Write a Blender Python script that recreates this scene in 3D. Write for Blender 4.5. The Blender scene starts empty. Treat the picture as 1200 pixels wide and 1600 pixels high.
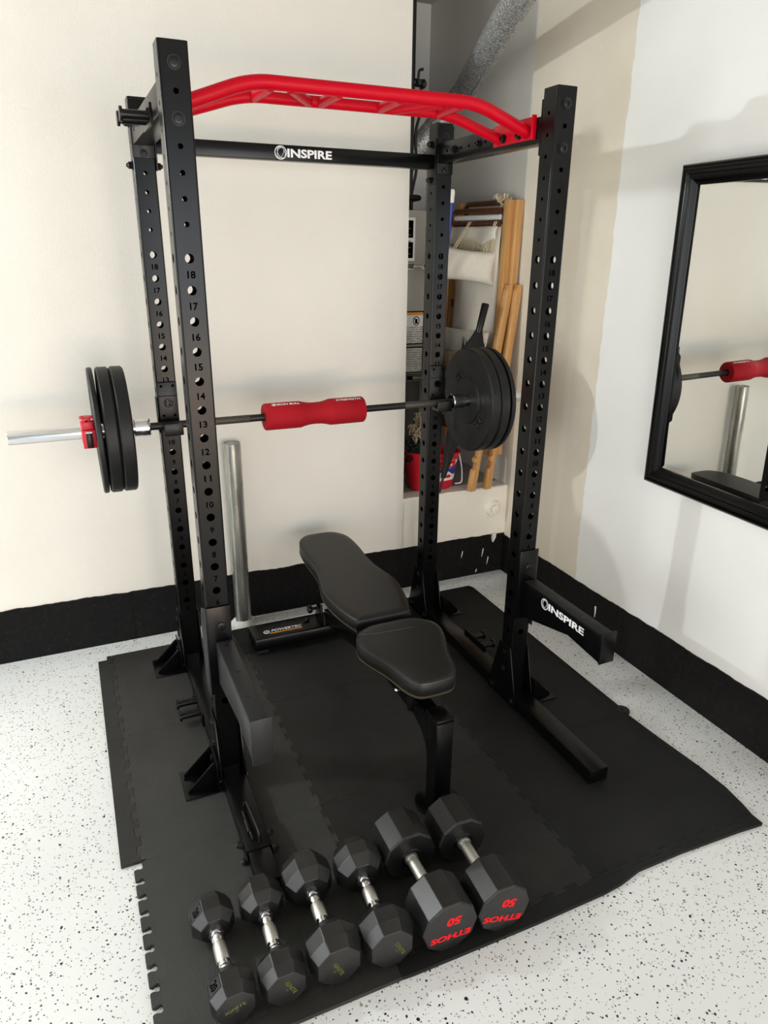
import bpy, bmesh, math, random
from mathutils import Vector, Matrix
random.seed(7)
S = bpy.context.scene
COL = S.collection
PI = math.pi

# ------------------------------------------------------------------ camera
cam_d = bpy.data.cameras.new('camera')
cam_d.sensor_fit = 'HORIZONTAL'
cam_d.sensor_width = 36.0
cam_d.lens = 36.0 * 1108.487 / 1200.0
cam_d.clip_start = 0.02
cam = bpy.data.objects.new('camera', cam_d)
COL.objects.link(cam)
_r = Vector((0.91601603, -0.40103012, 0.00945921))
_u = Vector((0.13183739, 0.32324076, 0.93708821))
_f = Vector((0.3788582, 0.85714074, -0.34896448))
_m = Matrix((_r, _u, -_f)).transposed().to_4x4()
_m.translation = Vector((-0.2828, -1.9705, 1.6937))
cam.matrix_world = _m
S.camera = cam

# ------------------------------------------------------------------ light and exposure
S.view_settings.view_transform = 'Standard'
S.view_settings.look = 'None'
S.view_settings.gamma = 1.0
S.view_settings.use_curve_mapping = False
S.view_settings.exposure = 0.31

W_ = bpy.data.worlds.new('sky')
S.world = W_
W_.use_nodes = True
W_.node_tree.nodes['Background'].inputs[0].default_value = (0.62, 0.78, 1.0, 1)
W_.node_tree.nodes['Background'].inputs[1].default_value = 1.3


def light(name, kind, loc, energy, color, rot=(0, 0, 0), **kw):
    d = bpy.data.lights.new(name, kind)
    d.energy = energy
    d.color = color
    for k, v in kw.items():
        setattr(d, k, v)
    o = bpy.data.objects.new(name, d)
    o.location = loc
    o.rotation_euler = rot
    COL.objects.link(o)
    return o


# lamp high on the left side of the garage
light('wall_lamp', 'POINT', (-2.30, 0.93, 2.14), 112, (0.90, 0.96, 1.0), shadow_soft_size=0.04)
# daylight through the open garage door behind the camera
light('door_daylight', 'AREA', (0.3, -5.2, 1.45), 68, (0.93, 0.96, 1.0), (PI / 2, 0, 0),
      shape='RECTANGLE', size=3.2, size_y=1.6)
# warm light thrown back by the sunlit driveway, low in the doorway
light('driveway_bounce', 'AREA', (0.3, -5.3, 0.33), 68, (1.0, 0.75, 0.52), (PI / 2, 0, 0),
      shape='RECTANGLE', size=3.2, size_y=0.6)

# fill light added at the closed left wall to lift the right wall
light('side_fill', 'AREA', (-2.93, -1.25, 1.25), 54, (0.93, 0.96, 1.0), (0, -PI / 2, 0),
      shape='RECTANGLE', size=1.9, size_y=2.4)


# ------------------------------------------------------------------ materials
def lin(c):
    return tuple(((v / 255) / 12.92 if v / 255 <= 0.04045 else ((v / 255 + 0.055) / 1.055) ** 2.4) for v in c) + (1.0,)


class Mat:
    def __init__(s, name, color=(128, 128, 128), rough=0.5, metal=0.0, spec=0.5):
        s.m = bpy.data.materials.new(name)
        s.m.use_nodes = True
        s.t = s.m.node_tree
        s.b = s.t.nodes['Principled BSDF']
        s.b.inputs['Base Color'].default_value = lin(color) if max(color) > 1 else tuple(color) + (1,)
        s.b.inputs['Roughness'].default_value = rough
        s.b.inputs['Metallic'].default_value = metal
        s.b.inputs['Specular IOR Level'].default_value = spec

    def n(s, kind, **kw):
        nd = s.t.nodes.new(kind)
        for k, v in kw.items():
            if k in nd.inputs:
                nd.inputs[k].default_value = v
            else:
                setattr(nd, k, v)
        return nd

    def l(s, a, b):
        s.t.links.new(a, b)

    def pos(s):
        return s.n('ShaderNodeNewGeometry').outputs['Position']

    def obj(s):
        return s.n('ShaderNodeTexCoord').outputs['Object']

    def math(s, op, a, b=None, clamp=False):
        nd = s.n('ShaderNodeMath', operation=op, use_clamp=clamp)
        for i, v in enumerate((a, b)):
            if v is None:
                continue
            if isinstance(v, (int, float)):
                nd.inputs[i].default_value = v
            else:
                s.l(v, nd.inputs[i])
        return nd.outputs[0]

    def noise(s, vec, scale, detail=3, rough=0.5):
        nd = s.n('ShaderNodeTexNoise')
        nd.inputs['Scale'].default_value = scale
        nd.inputs['Detail'].default_value = detail
        nd.inputs['Roughness'].default_value = rough
        s.l(vec, nd.inputs['Vector'])
        return nd.outputs['Fac']

    def ramp(s, fac, stops):
        nd = s.n('ShaderNodeValToRGB')
        e = nd.color_ramp.elements
        while len(e) < len(stops):
            e.new(0.5)
        for el, (p, c) in zip(e, stops):
            el.position = p
            el.color = lin(c) if max(c) > 1 else tuple(c) + (1,)
        s.l(fac, nd.inputs[0])
        return nd.outputs[0]

    def mix(s, fac, a, b):
        nd = s.n('ShaderNodeMix', data_type='RGBA')
        for sock, v in ((nd.inputs[0], fac), (nd.inputs[6], a), (nd.inputs[7], b)):
            if isinstance(v, (int, float)):
                sock.default_value = v
            elif isinstance(v, tuple):
                sock.default_value = lin(v)
            else:
                s.l(v, sock)
        return nd.outputs[2]

    def color(s, sock):
        s.l(sock, s.b.inputs['Base Color'])

    def rough(s, sock):
        s.l(sock, s.b.inputs['Roughness'])

    def bump(s, h, strength=0.2, dist=0.002):
        nd = s.n('ShaderNodeBump')
        nd.inputs['Strength'].default_value = strength
        nd.inputs['Distance'].default_value = dist
        s.l(h, nd.inputs['Height'])
        s.l(nd.outputs[0], s.b.inputs['Normal'])


def sep(m, v):
    nd = m.n('ShaderNodeSeparateXYZ')
    m.l(v, nd.inputs[0])
    return nd.outputs


# black powder coated steel
steel = Mat('black_powder_coat', (6, 6, 6), 0.26, 0, 0.21)
steel.bump(steel.noise(steel.obj(), 900, 2), 0.04, 0.0006)
gloss = Mat('black_satin_plastic', (8, 8, 8), 0.32, 0, 0.3)
grey_steel = Mat('charcoal_coat', (31, 31, 32), 0.42, 0, 0.3)  # charcoal tone for the left arm and both side plates
grey_steel.bump(grey_steel.noise(grey_steel.obj(), 700, 2), 0.08, 0.0006)
bolt_m = Mat('black_oxide_bolt', (12, 12, 12), 0.35, 0.2, 0.4)
num_m = Mat('engraved_black', (2, 2, 2), 0.9, 0, 0.04)
white_print = Mat('white_print', (225, 225, 225), 0.6)
orange_print = Mat('orange_print', (220, 140, 40), 0.6)
red_print = Mat('red_print', (200, 18, 30), 0.6, 0, 0.2)
green_print = Mat('olive_print', (94, 98, 44), 0.7, 0, 0.2)
grey_print = Mat('grey_print', (70, 72, 66), 0.6)
red_paint = Mat('red_gloss_paint', (188, 0, 28), 0.36, 0, 0.18)
red_foam = Mat('red_foam', (152, 6, 22), 0.75, 0, 0.25)
red_foam.bump(red_foam.noise(red_foam.obj(), 500, 3), 0.15, 0.001)
red_plastic = Mat('red_plastic', (196, 18, 40), 0.4)
chrome = Mat('bright_chrome', (225, 225, 225), 0.16, 1.0)
chrome_n = chrome.noise(chrome.obj(), 60, 4)
ch_r = chrome.math('MULTIPLY_ADD', chrome_n, 0.16)
ch_r.node.inputs[2].default_value = 0.06
chrome.rough(ch_r)
knurl = Mat('knurled_steel', (205, 203, 195), 0.38, 1.0)
knurl.bump(knurl.noise(knurl.obj(), 900, 2), 0.5, 0.001)
bar_m = Mat('black_bar_coat', (26, 25, 23), 0.42, 0.3)
bar_m.bump(bar_m.noise(bar_m.obj(), 800, 2), 0.2, 0.0006)
knurl_bar = Mat('knurled_bar', (70, 66, 58), 0.55, 0.4)
rubber = Mat('black_rubber', (36, 36, 35), 0.5, 0, 0.3)
_n = rubber.noise(rubber.obj(), 14, 4)
rubber.color(rubber.ramp(_n, [(0.3, (17, 17, 17)), (0.75, (25, 25, 24))]))
rubber.bump(rubber.noise(rubber.obj(), 400, 3), 0.12, 0.0008)
head_m = Mat('dumbbell_rubber', (40, 39, 38), 0.36, 0, 0.5)
_n = head_m.noise(head_m.obj(), 22, 5)
head_m.color(head_m.ramp(_n, [(0.35, (19, 19, 19)), (0.8, (32, 31, 29))]))
head_m.bump(head_m.noise(head_m.obj(), 350, 3), 0.15, 0.0008)
head_face = Mat('dumbbell_face', (44, 46, 48), 0.55)
vinyl = Mat('black_vinyl', (22, 21, 20), 0.43, 0, 0.33)
vinyl.bump(vinyl.noise(vinyl.obj(), 650, 4), 0.25, 0.0008)
stitch_m = Mat('tan_stitching', (78, 70, 52), 0.85, 0, 0.2)
piping_m = Mat('black_piping', (28, 27, 26), 0.42)
plastic_w = Mat('white_plastic', (222, 220, 214), 0.45)
blue_m = Mat('blue_plastic', (30, 52, 140), 0.4)


def mat_rubber(name, ribs, base):
    m = Mat(name, base, 0.6, 0, 0.22 + 0.2 * ribs)
    o = m.pos()
    big = m.noise(o, 5, 5, 0.6)
    dust = m.noise(o, 60, 3)
    c = m.ramp(big, [(0.3, tuple(v - 5 for v in base)), (0.75, tuple(v + 8 for v in base))])
    sp = m.ramp(dust, [(0.70, (0.0, 0.0, 0.0)), (0.82, (0.35, 0.35, 0.35))])
    m.color(m.mix(m.math('MULTIPLY', sp, 0.35), c, (105, 103, 98)))
    x = sep(m, o)[0]
    h = m.math('SINE', m.math('MULTIPLY', x, 2 * PI / 0.0037))
    fine = m.noise(o, 500, 2)
    hh = m.math('ADD', m.math('MULTIPLY', h, ribs), m.math('MULTIPLY', fine, 0.4))
    m.bump(hh, 0.5, 0.0009)
    return m


mat_left = mat_rubber('ribbed_foam', 1.0, (39, 38, 35))  # tiles step darker to the right: light from the left put into colour
mat_mid = mat_rubber('fine_ribbed_foam', 0.3, (28, 27, 25))
mat_right = mat_rubber('smooth_foam', 0.0, (20, 20, 19))
mat_strip = mat_rubber('foam_border', 0.35, (37, 36, 33))

# floor: white epoxy with scattered black and grey flakes
floor_m = Mat('flake_epoxy', (216, 217, 214), 0.33)
p = floor_m.pos()
nv = floor_m.n('ShaderNodeTexNoise')
nv.inputs['Scale'].default_value = 120
floor_m.l(p, nv.inputs['Vector'])
off = floor_m.n('ShaderNodeVectorMath', operation='SCALE')
off.inputs['Scale'].default_value = 0.006
floor_m.l(nv.outputs['Color'], off.inputs[0])
pp = floor_m.n('ShaderNodeVectorMath', operation='ADD')
floor_m.l(p, pp.inputs[0])
floor_m.l(off.outputs[0], pp.inputs[1])
base_c = floor_m.ramp(floor_m.noise(p, 1.3, 4), [(0.3, (208, 209, 206)), (0.7, (220, 221, 218))])
cur = base_c
for sc, keep, rad, seedv in ((46, 0.30, 0.22, 0.0), (90, 0.42, 0.32, 3.1), (165, 0.30, 0.40, 5.3)):
    ad = floor_m.n('ShaderNodeVectorMath', operation='ADD')
    ad.inputs[1].default_value = (seedv, seedv * 0.7, 0)
    floor_m.l(pp.outputs[0], ad.inputs[0])
    sq = floor_m.n('ShaderNodeVectorMath', operation='MULTIPLY')
    sq.inputs[1].default_value = (1, 1, 0)
    floor_m.l(ad.outputs[0], sq.inputs[0])
    vo = floor_m.n('ShaderNodeTexVoronoi')
    vo.inputs['Scale'].default_value = sc
    floor_m.l(sq.outputs[0], vo.inputs['Vector'])
    cc = sep(floor_m, vo.outputs['Color'])
    pres = floor_m.math('LESS_THAN', cc[0], keep)
    size = floor_m.math('MULTIPLY_ADD', cc[1], rad * 0.7)
    size.node.inputs[2].default_value = rad * 0.3
    small = floor_m.math('LESS_THAN', vo.outputs['Distance'], size)
    fac = floor_m.math('MULTIPLY', pres, small)
    fl = floor_m.ramp(cc[2], [(0.0, (20, 20, 22)), (0.74, (34, 34, 36)), (0.82, (112, 112, 112)), (1.0, (160, 160, 158))])
    cur = floor_m.mix(fac, cur, fl)
floor_m.color(cur)
floor_m.bump(floor_m.noise(p, 9, 3), 0.08, 0.004)


def paint(name, c, sc=160, st=0.12):
    m = Mat(name, c, 0.6, 0, 0.35)
    o = m.pos()
    nn = m.noise(o, 2.2, 4)
    m.color(m.ramp(nn, [(0.25, tuple(v - 4 for v in c)), (0.75, tuple(min(255, v + 3) for v in c))]))
    a = m.noise(o, sc, 4)
    b = m.noise(o, 9, 3)
    m.bump(m.math('ADD', m.math('MULTIPLY', a, 0.8), b), st * 2, 0.003)
    return m


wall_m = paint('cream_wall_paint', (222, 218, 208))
ceiling_m = paint('darkened_ceiling_paint', (168, 166, 160))  # unseen ceiling and side walls toned down so they reflect less light
side_m = paint('darkened_side_paint', (176, 173, 165))
alcove_m = paint('bare_grey_drywall', (216, 214, 207), 90, 0.1)
ledge_m = paint('painted_block_ledge', (226, 221, 208), 60, 0.35)
# right wall: bare drywall with joint compound beyond y = 0.47, white paint nearer
rw = Mat('half_painted_drywall', (225, 224, 219), 0.6, 0, 0.35)
p = rw.pos()
xyz = sep(rw, p)
edge = rw.math('ADD', xyz[1], rw.math('MULTIPLY', rw.math('SUBTRACT', rw.noise(p, 14, 4), 0.5), 0.03))
bare = rw.math('GREATER_THAN', edge, 0.475)
bare_c = rw.ramp(rw.noise(p, 3, 5), [(0.3, (214, 205, 186)), (0.7, (226, 217, 199))])
mud1 = rw.math('LESS_THAN', rw.math('ABSOLUTE', rw.math('SUBTRACT', edge, 0.665)), 0.022)
mud1 = rw.math('MULTIPLY', mud1, rw.math('LESS_THAN', xyz[2], 1.93))
vz = rw.n('ShaderNodeTexVoronoi')
vz.inputs['Scale'].default_value = 7.5
rw.l(p, vz.inputs['Vector'])
spots = rw.math('LESS_THAN', vz.outputs['Distance'], 0.085)
mud = rw.math('MAXIMUM', rw.math('MULTIPLY', mud1, 0.55), rw.math('MULTIPLY', spots, 0.6))
bare_c = rw.mix(mud, bare_c, (228, 222, 208))
white_c = rw.ramp(rw.noise(p, 2, 4), [(0.3, (229, 228, 223)), (0.7, (236, 235, 230))])
inner = rw.math('GREATER_THAN', xyz[1], 1.118)  # greyer tint past the alcove edge puts its shade into the colour
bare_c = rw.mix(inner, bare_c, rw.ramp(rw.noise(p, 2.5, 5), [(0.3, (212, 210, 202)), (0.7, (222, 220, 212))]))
rw.color(rw.mix(bare, white_c, bare_c))
rw.bump(rw.math('ADD', rw.math('MULTIPLY', rw.noise(p, 160, 4), 0.5), rw.noise(p, 8, 3)), 0.12, 0.003)

black_wall = Mat('black_curb_paint', (30, 29, 29), 0.6, 0, 0.18)
p = black_wall.pos()
nn = black_wall.noise(p, 45, 5, 0.65)
black_wall.color(black_wall.ramp(nn, [(0.25, (7, 7, 7)), (0.58, (17, 15, 15)), (0.70, (34, 31, 31)), (0.84, (120, 116, 112))]))
cb = black_wall.ramp(nn, [(0.25, (7, 7, 7)), (0.58, (17, 15, 15)), (0.70, (34, 31, 31)), (0.84, (90, 87, 84))])
speck = black_wall.math('GREATER_THAN', black_wall.noise(p, 190, 3, 0.6), 0.71)
black_wall.color(black_wall.mix(black_wall.math('MULTIPLY', speck, 0.55), cb, (150, 147, 140)))
black_wall.bump(black_wall.noise(p, 60, 6, 0.75), 1.0, 0.012)

galv = Mat('galvanized_spangle', (170, 172, 172), 0.5, 0.45)
o_ = galv.obj()
vg = galv.n('ShaderNodeTexVoronoi')
vg.inputs['Scale'].default_value = 230
galv.l(o_, vg.inputs['Vector'])
galv.color(galv.ramp(sep(galv, vg.outputs['Color'])[0], [(0.0, (98, 100, 100)), (0.5, (140, 142, 141)), (1.0, (214, 214, 211))]))
pipe_m = Mat('weathered_galvanized', (150, 150, 142), 0.3, 0.85)
o_ = pipe_m.obj()
st = pipe_m.n('ShaderNodeMapping')
st.inputs['Scale'].default_value = (40, 40, 4)
pipe_m.l(o_, st.inputs['Vector'])
a = pipe_m.noise(st.outputs[0], 1.0, 5, 0.65)
fk = pipe_m.noise(o_, 75, 5, 0.7)
pc_ = pipe_m.ramp(a, [(0.3, (118, 118, 112)), (0.5, (160, 160, 153)), (0.68, (186, 185, 178)), (0.8, (220, 218, 210))])
pc_ = pipe_m.mix(pipe_m.math('GREATER_THAN', fk, 0.66), pc_, (222, 218, 206))
pipe_m.color(pipe_m.mix(pipe_m.math('LESS_THAN', fk, 0.31), pc_, (70, 68, 60)))
pipe_m.bump(a, 0.2, 0.002)
cement = Mat('white_cement', (208, 206, 198), 0.85)
cement.bump(cement.noise(cement.obj(), 60, 5), 0.8, 0.006)
grey_cement = Mat('grey_concrete', (150, 148, 140), 0.9)
grey_cement.bump(grey_cement.noise(grey_cement.obj(), 120, 5), 0.7, 0.004)
frame_m = Mat('black_lacquer_frame', (5, 5, 5), 0.22, 0, 0.2)
glass_m = Mat('mirror_silver', (236, 238, 234), 0.005, 1.0)


def wood(name, c1, c2, axis_scale=(60, 60, 3)):
    m = Mat(name, c1, 0.5)
    mp = m.n('ShaderNodeMapping')
    mp.inputs['Scale'].default_value = axis_scale
    m.l(m.obj(), mp.inputs['Vector'])
    a = m.noise(mp.outputs[0], 1.0, 5, 0.6)
    m.color(m.ramp(a, [(0.3, c2), (0.7, c1)]))
    return m


wood_m = wood('varnished_pine', (206, 160, 100), (172, 122, 68))
dark_wood = wood('dark_stained_wood', (104, 62, 34), (70, 38, 20), (40, 40, 8))
canvas = Mat('natural_canvas', (214, 208, 194), 0.85)
canvas.bump(canvas.noise(canvas.obj(), 40, 4), 0.35, 0.006)
fringe_m = Mat('cream_fringe_cord', (206, 192, 160), 0.9)
heater_m = Mat('grey_enamel', (160, 158, 148), 0.45, 0.2)
heater_dark = Mat('dark_grey_enamel', (74, 74, 72), 0.45, 0.2)
label_m = Mat('printed_paper_label', (206, 203, 192), 0.6)
o_ = label_m.obj()
zz = sep(label_m, o_)
ln = label_m.math('GREATER_THAN', label_m.math('SINE', label_m.math('MULTIPLY', zz[2], 2 * PI / 0.012)), 0.25)
wd = label_m.math('GREATER_THAN', label_m.noise(o_, 170, 2), 0.47)
label_m.color(label_m.mix(label_m.math('MULTIPLY', ln, label_m.math('MULTIPLY', wd, 0.75)), (206, 203, 192), (50, 48, 46)))
cord_m = Mat('tan_cord', (170, 156, 126), 0.9)
dark_pipe = Mat('black_iron_pipe', (16, 16, 17), 0.5, 0.3)
net_m = Mat('black_net', (14, 14, 15), 0.8)


# ------------------------------------------------------------------ mesh helpers
def root_of(o):
    while o.parent:
        o = o.parent
    return o


class MB:
    def __init__(s):
        s.v = []
        s.f = []
        s.mi = []
        s.cur = 0

    def add(s, vs, fs):
        k = len(s.v)
        s.v += [Vector(a) for a in vs]
        for f in fs:
            s.f.append([k + i for i in f])
            s.mi.append(s.cur)
        return s

    def box(s, a, b):
        x0, y0, z0 = a
        x1, y1, z1 = b
        return s.add([(x0, y0, z0), (x1, y0, z0), (x1, y1, z0), (x0, y1, z0), (x0, y0, z1), (x1, y0, z1), (x1, y1, z1), (x0, y1, z1)],
                     [(0, 3, 2, 1), (4, 5, 6, 7), (0, 1, 5, 4), (1, 2, 6, 5), (2, 3, 7, 6), (3, 0, 4, 7)])

    def bar(s, p0, p1, w, h, up=(0, 0, 1)):
        """rectangular bar from p0 to p1, w across, h along up"""
        p0, p1 = Vector(p0), Vector(p1)
        d = (p1 - p0).normalized()
        side = d.cross(Vector(up)).normalized()
        u = side.cross(d).normalized()
        vs = []
        for q in (p0, p1):
            for a, b in ((-1, -1), (1, -1), (1, 1), (-1, 1)):
                vs.append(q + side * (a * w / 2) + u * (b * h / 2))
        return s.add(vs, [(3, 2, 1, 0), (4, 5, 6, 7), (0, 1, 5, 4), (1, 2, 6, 5), (2, 3, 7, 6), (3, 0, 4, 7)])

    def ringed(s, rings, cap0=True, cap1=True, close=False):
        n = len(rings[0])
        k = len(s.v)
        for r in rings:
            s.v += [Vector(a) for a in r]
        m = len(rings)
        for i in range(m if close else m - 1):
            a = k + i * n
            b = k + ((i + 1) % m) * n
            for j in range(n):
                s.f.append([a + j, a + (j + 1) % n, b + (j + 1) % n, b + j])
                s.mi.append(s.cur)
        if cap0 and not close:
            s.f.append([k + j for j in range(n)][::-1])
            s.mi.append(s.cur)
        if cap1 and not close:
            s.f.append([k + (m - 1) * n + j for j in range(n)])
            s.mi.append(s.cur)
        return s

    def tube(s, pts, r, n=10, closed=False, caps=True):
        pts = [Vector(q) for q in pts]
        rr = r if isinstance(r, (list, tuple)) else [r] * len(pts)
        rings = []
        m = len(pts)
        ref = None
        for i in range(m):
            if closed:
                d = pts[(i + 1) % m] - pts[i - 1]
            else:
                d = pts[min(i + 1, m - 1)] - pts[max(i - 1, 0)]
            d.normalize()
            if ref is None:
                ref = d.orthogonal().normalized()
            ref = (ref - d * ref.dot(d))
            ref = ref.normalized() if ref.length > 1e-6 else d.orthogonal().normalized()
            b = d.cross(ref)
            rings.append([pts[i] + (ref * math.cos(2 * PI * j / n) + b * math.sin(2 * PI * j / n)) * rr[i] for j in range(n)])
        return s.ringed(rings, caps, caps, closed)

    def lathe(s, prof, org, axis, n=32, rot=0.0, caps=True):
        """prof: list of (distance along axis, radius)"""
        org, d = Vector(org), Vector(axis).normalized()
        up = Vector((0, 0, 1)) if abs(d.z) < 0.9 else Vector((0, 1, 0))
        a = up.cross(d).normalized()
        b = d.cross(a)
        rings = []
        for t, r in prof:
            rings.append([org + d * t + (a * math.cos(rot + 2 * PI * j / n) + b * math.sin(rot + 2 * PI * j / n)) * max(r, 1e-5) for j in range(n)])
        return s.ringed(rings, caps, caps)

    def prism(s, poly, fn, t0, t1):
        """poly 2D outline; fn(u,v,t) to 3D; extruded from t0 to t1"""
        n = len(poly)
        return s.add([fn(u, v, t0) for u, v in poly] + [fn(u, v, t1) for u, v in poly],
                     [list(range(n))[::-1], list(range(n, 2 * n))] + [[j, (j + 1) % n, n + (j + 1) % n, n + j] for j in range(n)])

    def build(s, name, mat, parent=None, bevel=0.0, smooth=40, seg=2):
        me = bpy.data.meshes.new(name)
        off = root_of(parent).location if parent else Vector((0, 0, 0))
        me.from_pydata([v - off for v in s.v], [], s.f)
        mats = mat if isinstance(mat, (list, tuple)) else [mat]
        for m in mats:
            me.materials.append(m.m)
        for pl, i in zip(me.polygons, s.mi):
            pl.material_index = i
        bm = bmesh.new()
        bm.from_mesh(me)
        bmesh.ops.recalc_face_normals(bm, faces=bm.faces)
        if bevel:
            es = [e for e in bm.edges if len(e.link_faces) == 2 and e.calc_face_angle(0) > math.radians(35)]
            bmesh.ops.bevel(bm, geom=es, offset=bevel, segments=seg, affect='EDGES', profile=0.5, clamp_overlap=True)
        bm.to_mesh(me)
        bm.free()
        if smooth:
            me.shade_smooth()
            me.set_sharp_from_angle(angle=math.radians(smooth))
        o = bpy.data.objects.new(name, me)
        COL.objects.link(o)
        if parent:
            o.parent = parent
        return o


class Each:
    """collects small alike pieces and builds every one as an object of its own"""

    def __init__(s):
        s.k = []

    def new(s):
        s.k.append(MB())
        return s.k[-1]

    def lathe(s, *a, **k):
        s.new().lathe(*a, **k)

    def build(s, name, mat, parent, **kw):
        for m in s.k:
            m.build(name, mat, parent, **kw)


def tag(o, label=None, cat=None, group=None, kind=None):
    if label:
        o['label'] = label
    if cat:
        o['category'] = cat
    if group:
        o['group'] = group
    if kind:
        o['kind'] = kind
    return o


def thing(name, loc, label, cat, group=None):
    o = bpy.data.objects.new(name, None)
    o.empty_display_size = 0.05
    o.location = loc
    COL.objects.link(o)
    return tag(o, label, cat, group)


def inst(src, parent, shift):
    """another piece alike: shares the mesh, moved by shift"""
    o = src.copy()
    COL.objects.link(o)
    o.parent = parent
    o.location = Vector(src.location) + Vector(shift)
    return o


def text(name, body, mat, parent, origin, right, up, width, height, depth=0.0004, bold=0.0, shear=0.0):
    """flat lettering: fits body in width x height, origin = lower left corner"""
    cu = bpy.data.curves.new(name, 'FONT')
    cu.body = body
    cu.size = 1
    cu.offset = bold
    cu.shear = shear
    cu.resolution_u = 3
    t = bpy.data.objects.new(name, cu)
    COL.objects.link(t)
    dg = bpy.context.evaluated_depsgraph_get()
    me = bpy.data.meshes.new_from_object(t.evaluated_get(dg))
    bpy.data.objects.remove(t)
    bpy.data.curves.remove(cu)
    xs = [v.co.x for v in me.vertices]
    ys = [v.co.y for v in me.vertices]
    x0, y0 = min(xs), min(ys)
    sx, sy = width / (max(xs) - x0), height / (max(ys) - y0)
    right, up = Vector(right).normalized(), Vector(up).normalized()
    nrm = right.cross(up)
    off = root_of(parent).location if parent else Vector((0, 0, 0))
    o0 = Vector(origin) - off + nrm * depth
    for v in me.vertices:
        v.co = o0 + right * ((v.co.x - x0) * sx) + up * ((v.co.y - y0) * sy)
    me.name = name
    me.materials.clear()
    me.materials.append(mat.m)
    o = bpy.data.objects.new(name, me)
    COL.objects.link(o)
    if parent:
        o.parent = parent
    return o


def arc(c, r, a0, a1, n):
    return [(c[0] + r * math.cos(a0 + (a1 - a0) * i / n), c[1] + r * math.sin(a0 + (a1 - a0) * i / n)) for i in range(n + 1)]


def fillet(pts, r, n=6):
    """round the inner corners of a 3D polyline"""
    pts = [Vector(q) for q in pts]
    out = [pts[0]]
    for i in range(1, len(pts) - 1):
        p, a, b = pts[i], (pts[i - 1] - pts[i]).normalized(), (pts[i + 1] - pts[i]).normalized()
        rr = min(r, (pts[i - 1] - p).length * 0.45, (pts[i + 1] - p).length * 0.45)
        s0, s1 = p + a * rr, p + b * rr
        for k in range(n + 1):
            t = k / n
            out.append(s0 * (1 - t) ** 2 + p * (2 * t * (1 - t)) + s1 * t * t)
    out.append(pts[-1])
    return out


# ------------------------------------------------------------------ setting
XL, XR, YB, YF, ZC = -3.0, 1.80, 1.10, -5.4, 2.95
OX, LZ, AY = 1.18, 0.495, 2.17          # opening edge, ledge height, alcove back


def struct(mb, name, mat, **kw):
    return tag(mb.build(name, mat, **kw), kind='structure')


struct(MB().box((XL - .2, YF - 2.5, -0.1), (XR + .15, YB + .02, 0.0)), 'floor', floor_m, smooth=0)
struct(MB().box((0.2, YB + .1, LZ - 0.1), (XR + .1, AY + .1, LZ)), 'floor', grey_cement, smooth=0)
wb = MB()
wb.prism([(XL, 0), (XR, 0), (XR, LZ), (OX, LZ), (OX, ZC), (XL, ZC)], lambda u, v, t: (u, t, v), YB, YB + .10)
struct(wb, 'wall_back', wall_m, smooth=0)
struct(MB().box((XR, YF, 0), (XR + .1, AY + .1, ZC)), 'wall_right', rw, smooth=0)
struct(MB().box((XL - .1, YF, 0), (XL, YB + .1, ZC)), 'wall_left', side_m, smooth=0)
struct(MB().box((0.2, AY, 0.3), (XR, AY + .1, ZC)), 'wall_alcove_back', alcove_m, smooth=0)
struct(MB().box((0.1, YB + .1, 0.3), (0.2, AY + .1, ZC)), 'wall_alcove_left', alcove_m, smooth=0)
struct(MB().box((XL - .1, YF, ZC), (XR + .1, AY + .1, ZC + .1)), 'ceiling', ceiling_m, smooth=0)
wf = MB()
wf.box((XL, YF - .1, 2.35), (XR, YF, ZC))
wf.box((1.6, YF - .1, 0), (XR, YF, 2.35))
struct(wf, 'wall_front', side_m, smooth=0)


def curb(name, p0, p1, nrm, z0, z1, n=150):
    """painted black strip along the wall foot with a ragged top edge"""
    p0, p1, nrm = Vector(p0), Vector(p1), Vector(nrm)
    mb = MB()
    back, front, cap = [], [], []
    rnd = random.Random(3)
    w = 0
    for i in range(n + 1):
        t = i / n
        w = w * 0.8 + rnd.uniform(-1, 1) * 0.0018
        z = z0 + (z1 - z0) * t + w
        q = p0.lerp(p1, t)
        back.append((q.x, q.y, z))
        front.append(q + nrm * (0.007 + abs(w)) + Vector((0, 0, z)))
        cap.append(q + nrm * 0.009)
    m = n + 1
    mb.add(back + front + cap, [[i, i + 1, m + i + 1, m + i] for i in range(n)] + [[m + i, m + i + 1, 2 * m + i + 1, 2 * m + i] for i in range(n)])
    return tag(mb.build(name, black_wall), kind='structure')


curb('baseboard_back', (XL, YB, 0), (XR, YB, 0), (0, -1, 0), 0.262, 0.224, 420)
curb('baseboard_right', (XR, YF, 0), (XR, YB, 0), (-1, 0, 0), 0.262, 0.212, 480)
# rounded lip of the painted ledge under the alcove opening
lip = MB()
pts = []
for i in range(41):
    x = OX + (XR - OX) * i / 40
    pts.append((x, YB + 0.004, LZ - 0.004 + random.uniform(-.0015, .0015)))
lip.tube(pts, 0.009, 8)
struct(lip, 'trim_1', ledge_m)
# painted-over patch: the ledge wall face below the opening is rough
led = MB()
nx, nz = 40, 20
vs, fs = [], []
for j in range(nz + 1):
    for i in range(nx + 1):
        u, v = i / nx, j / nz
        vs.append((OX + .002 + (XR - OX - .002) * u, YB - 0.003 - random.uniform(0, .0025) * (0 < j < nz), 0.215 + (LZ - 0.215) * v))
for j in range(nz):
    for i in range(nx):
        a = j * (nx + 1) + i
        fs.append((a, a + 1, a + nx + 2, a + nx + 1))
led.add(vs, fs)
struct(led, 'trim_2', ledge_m)
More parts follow.
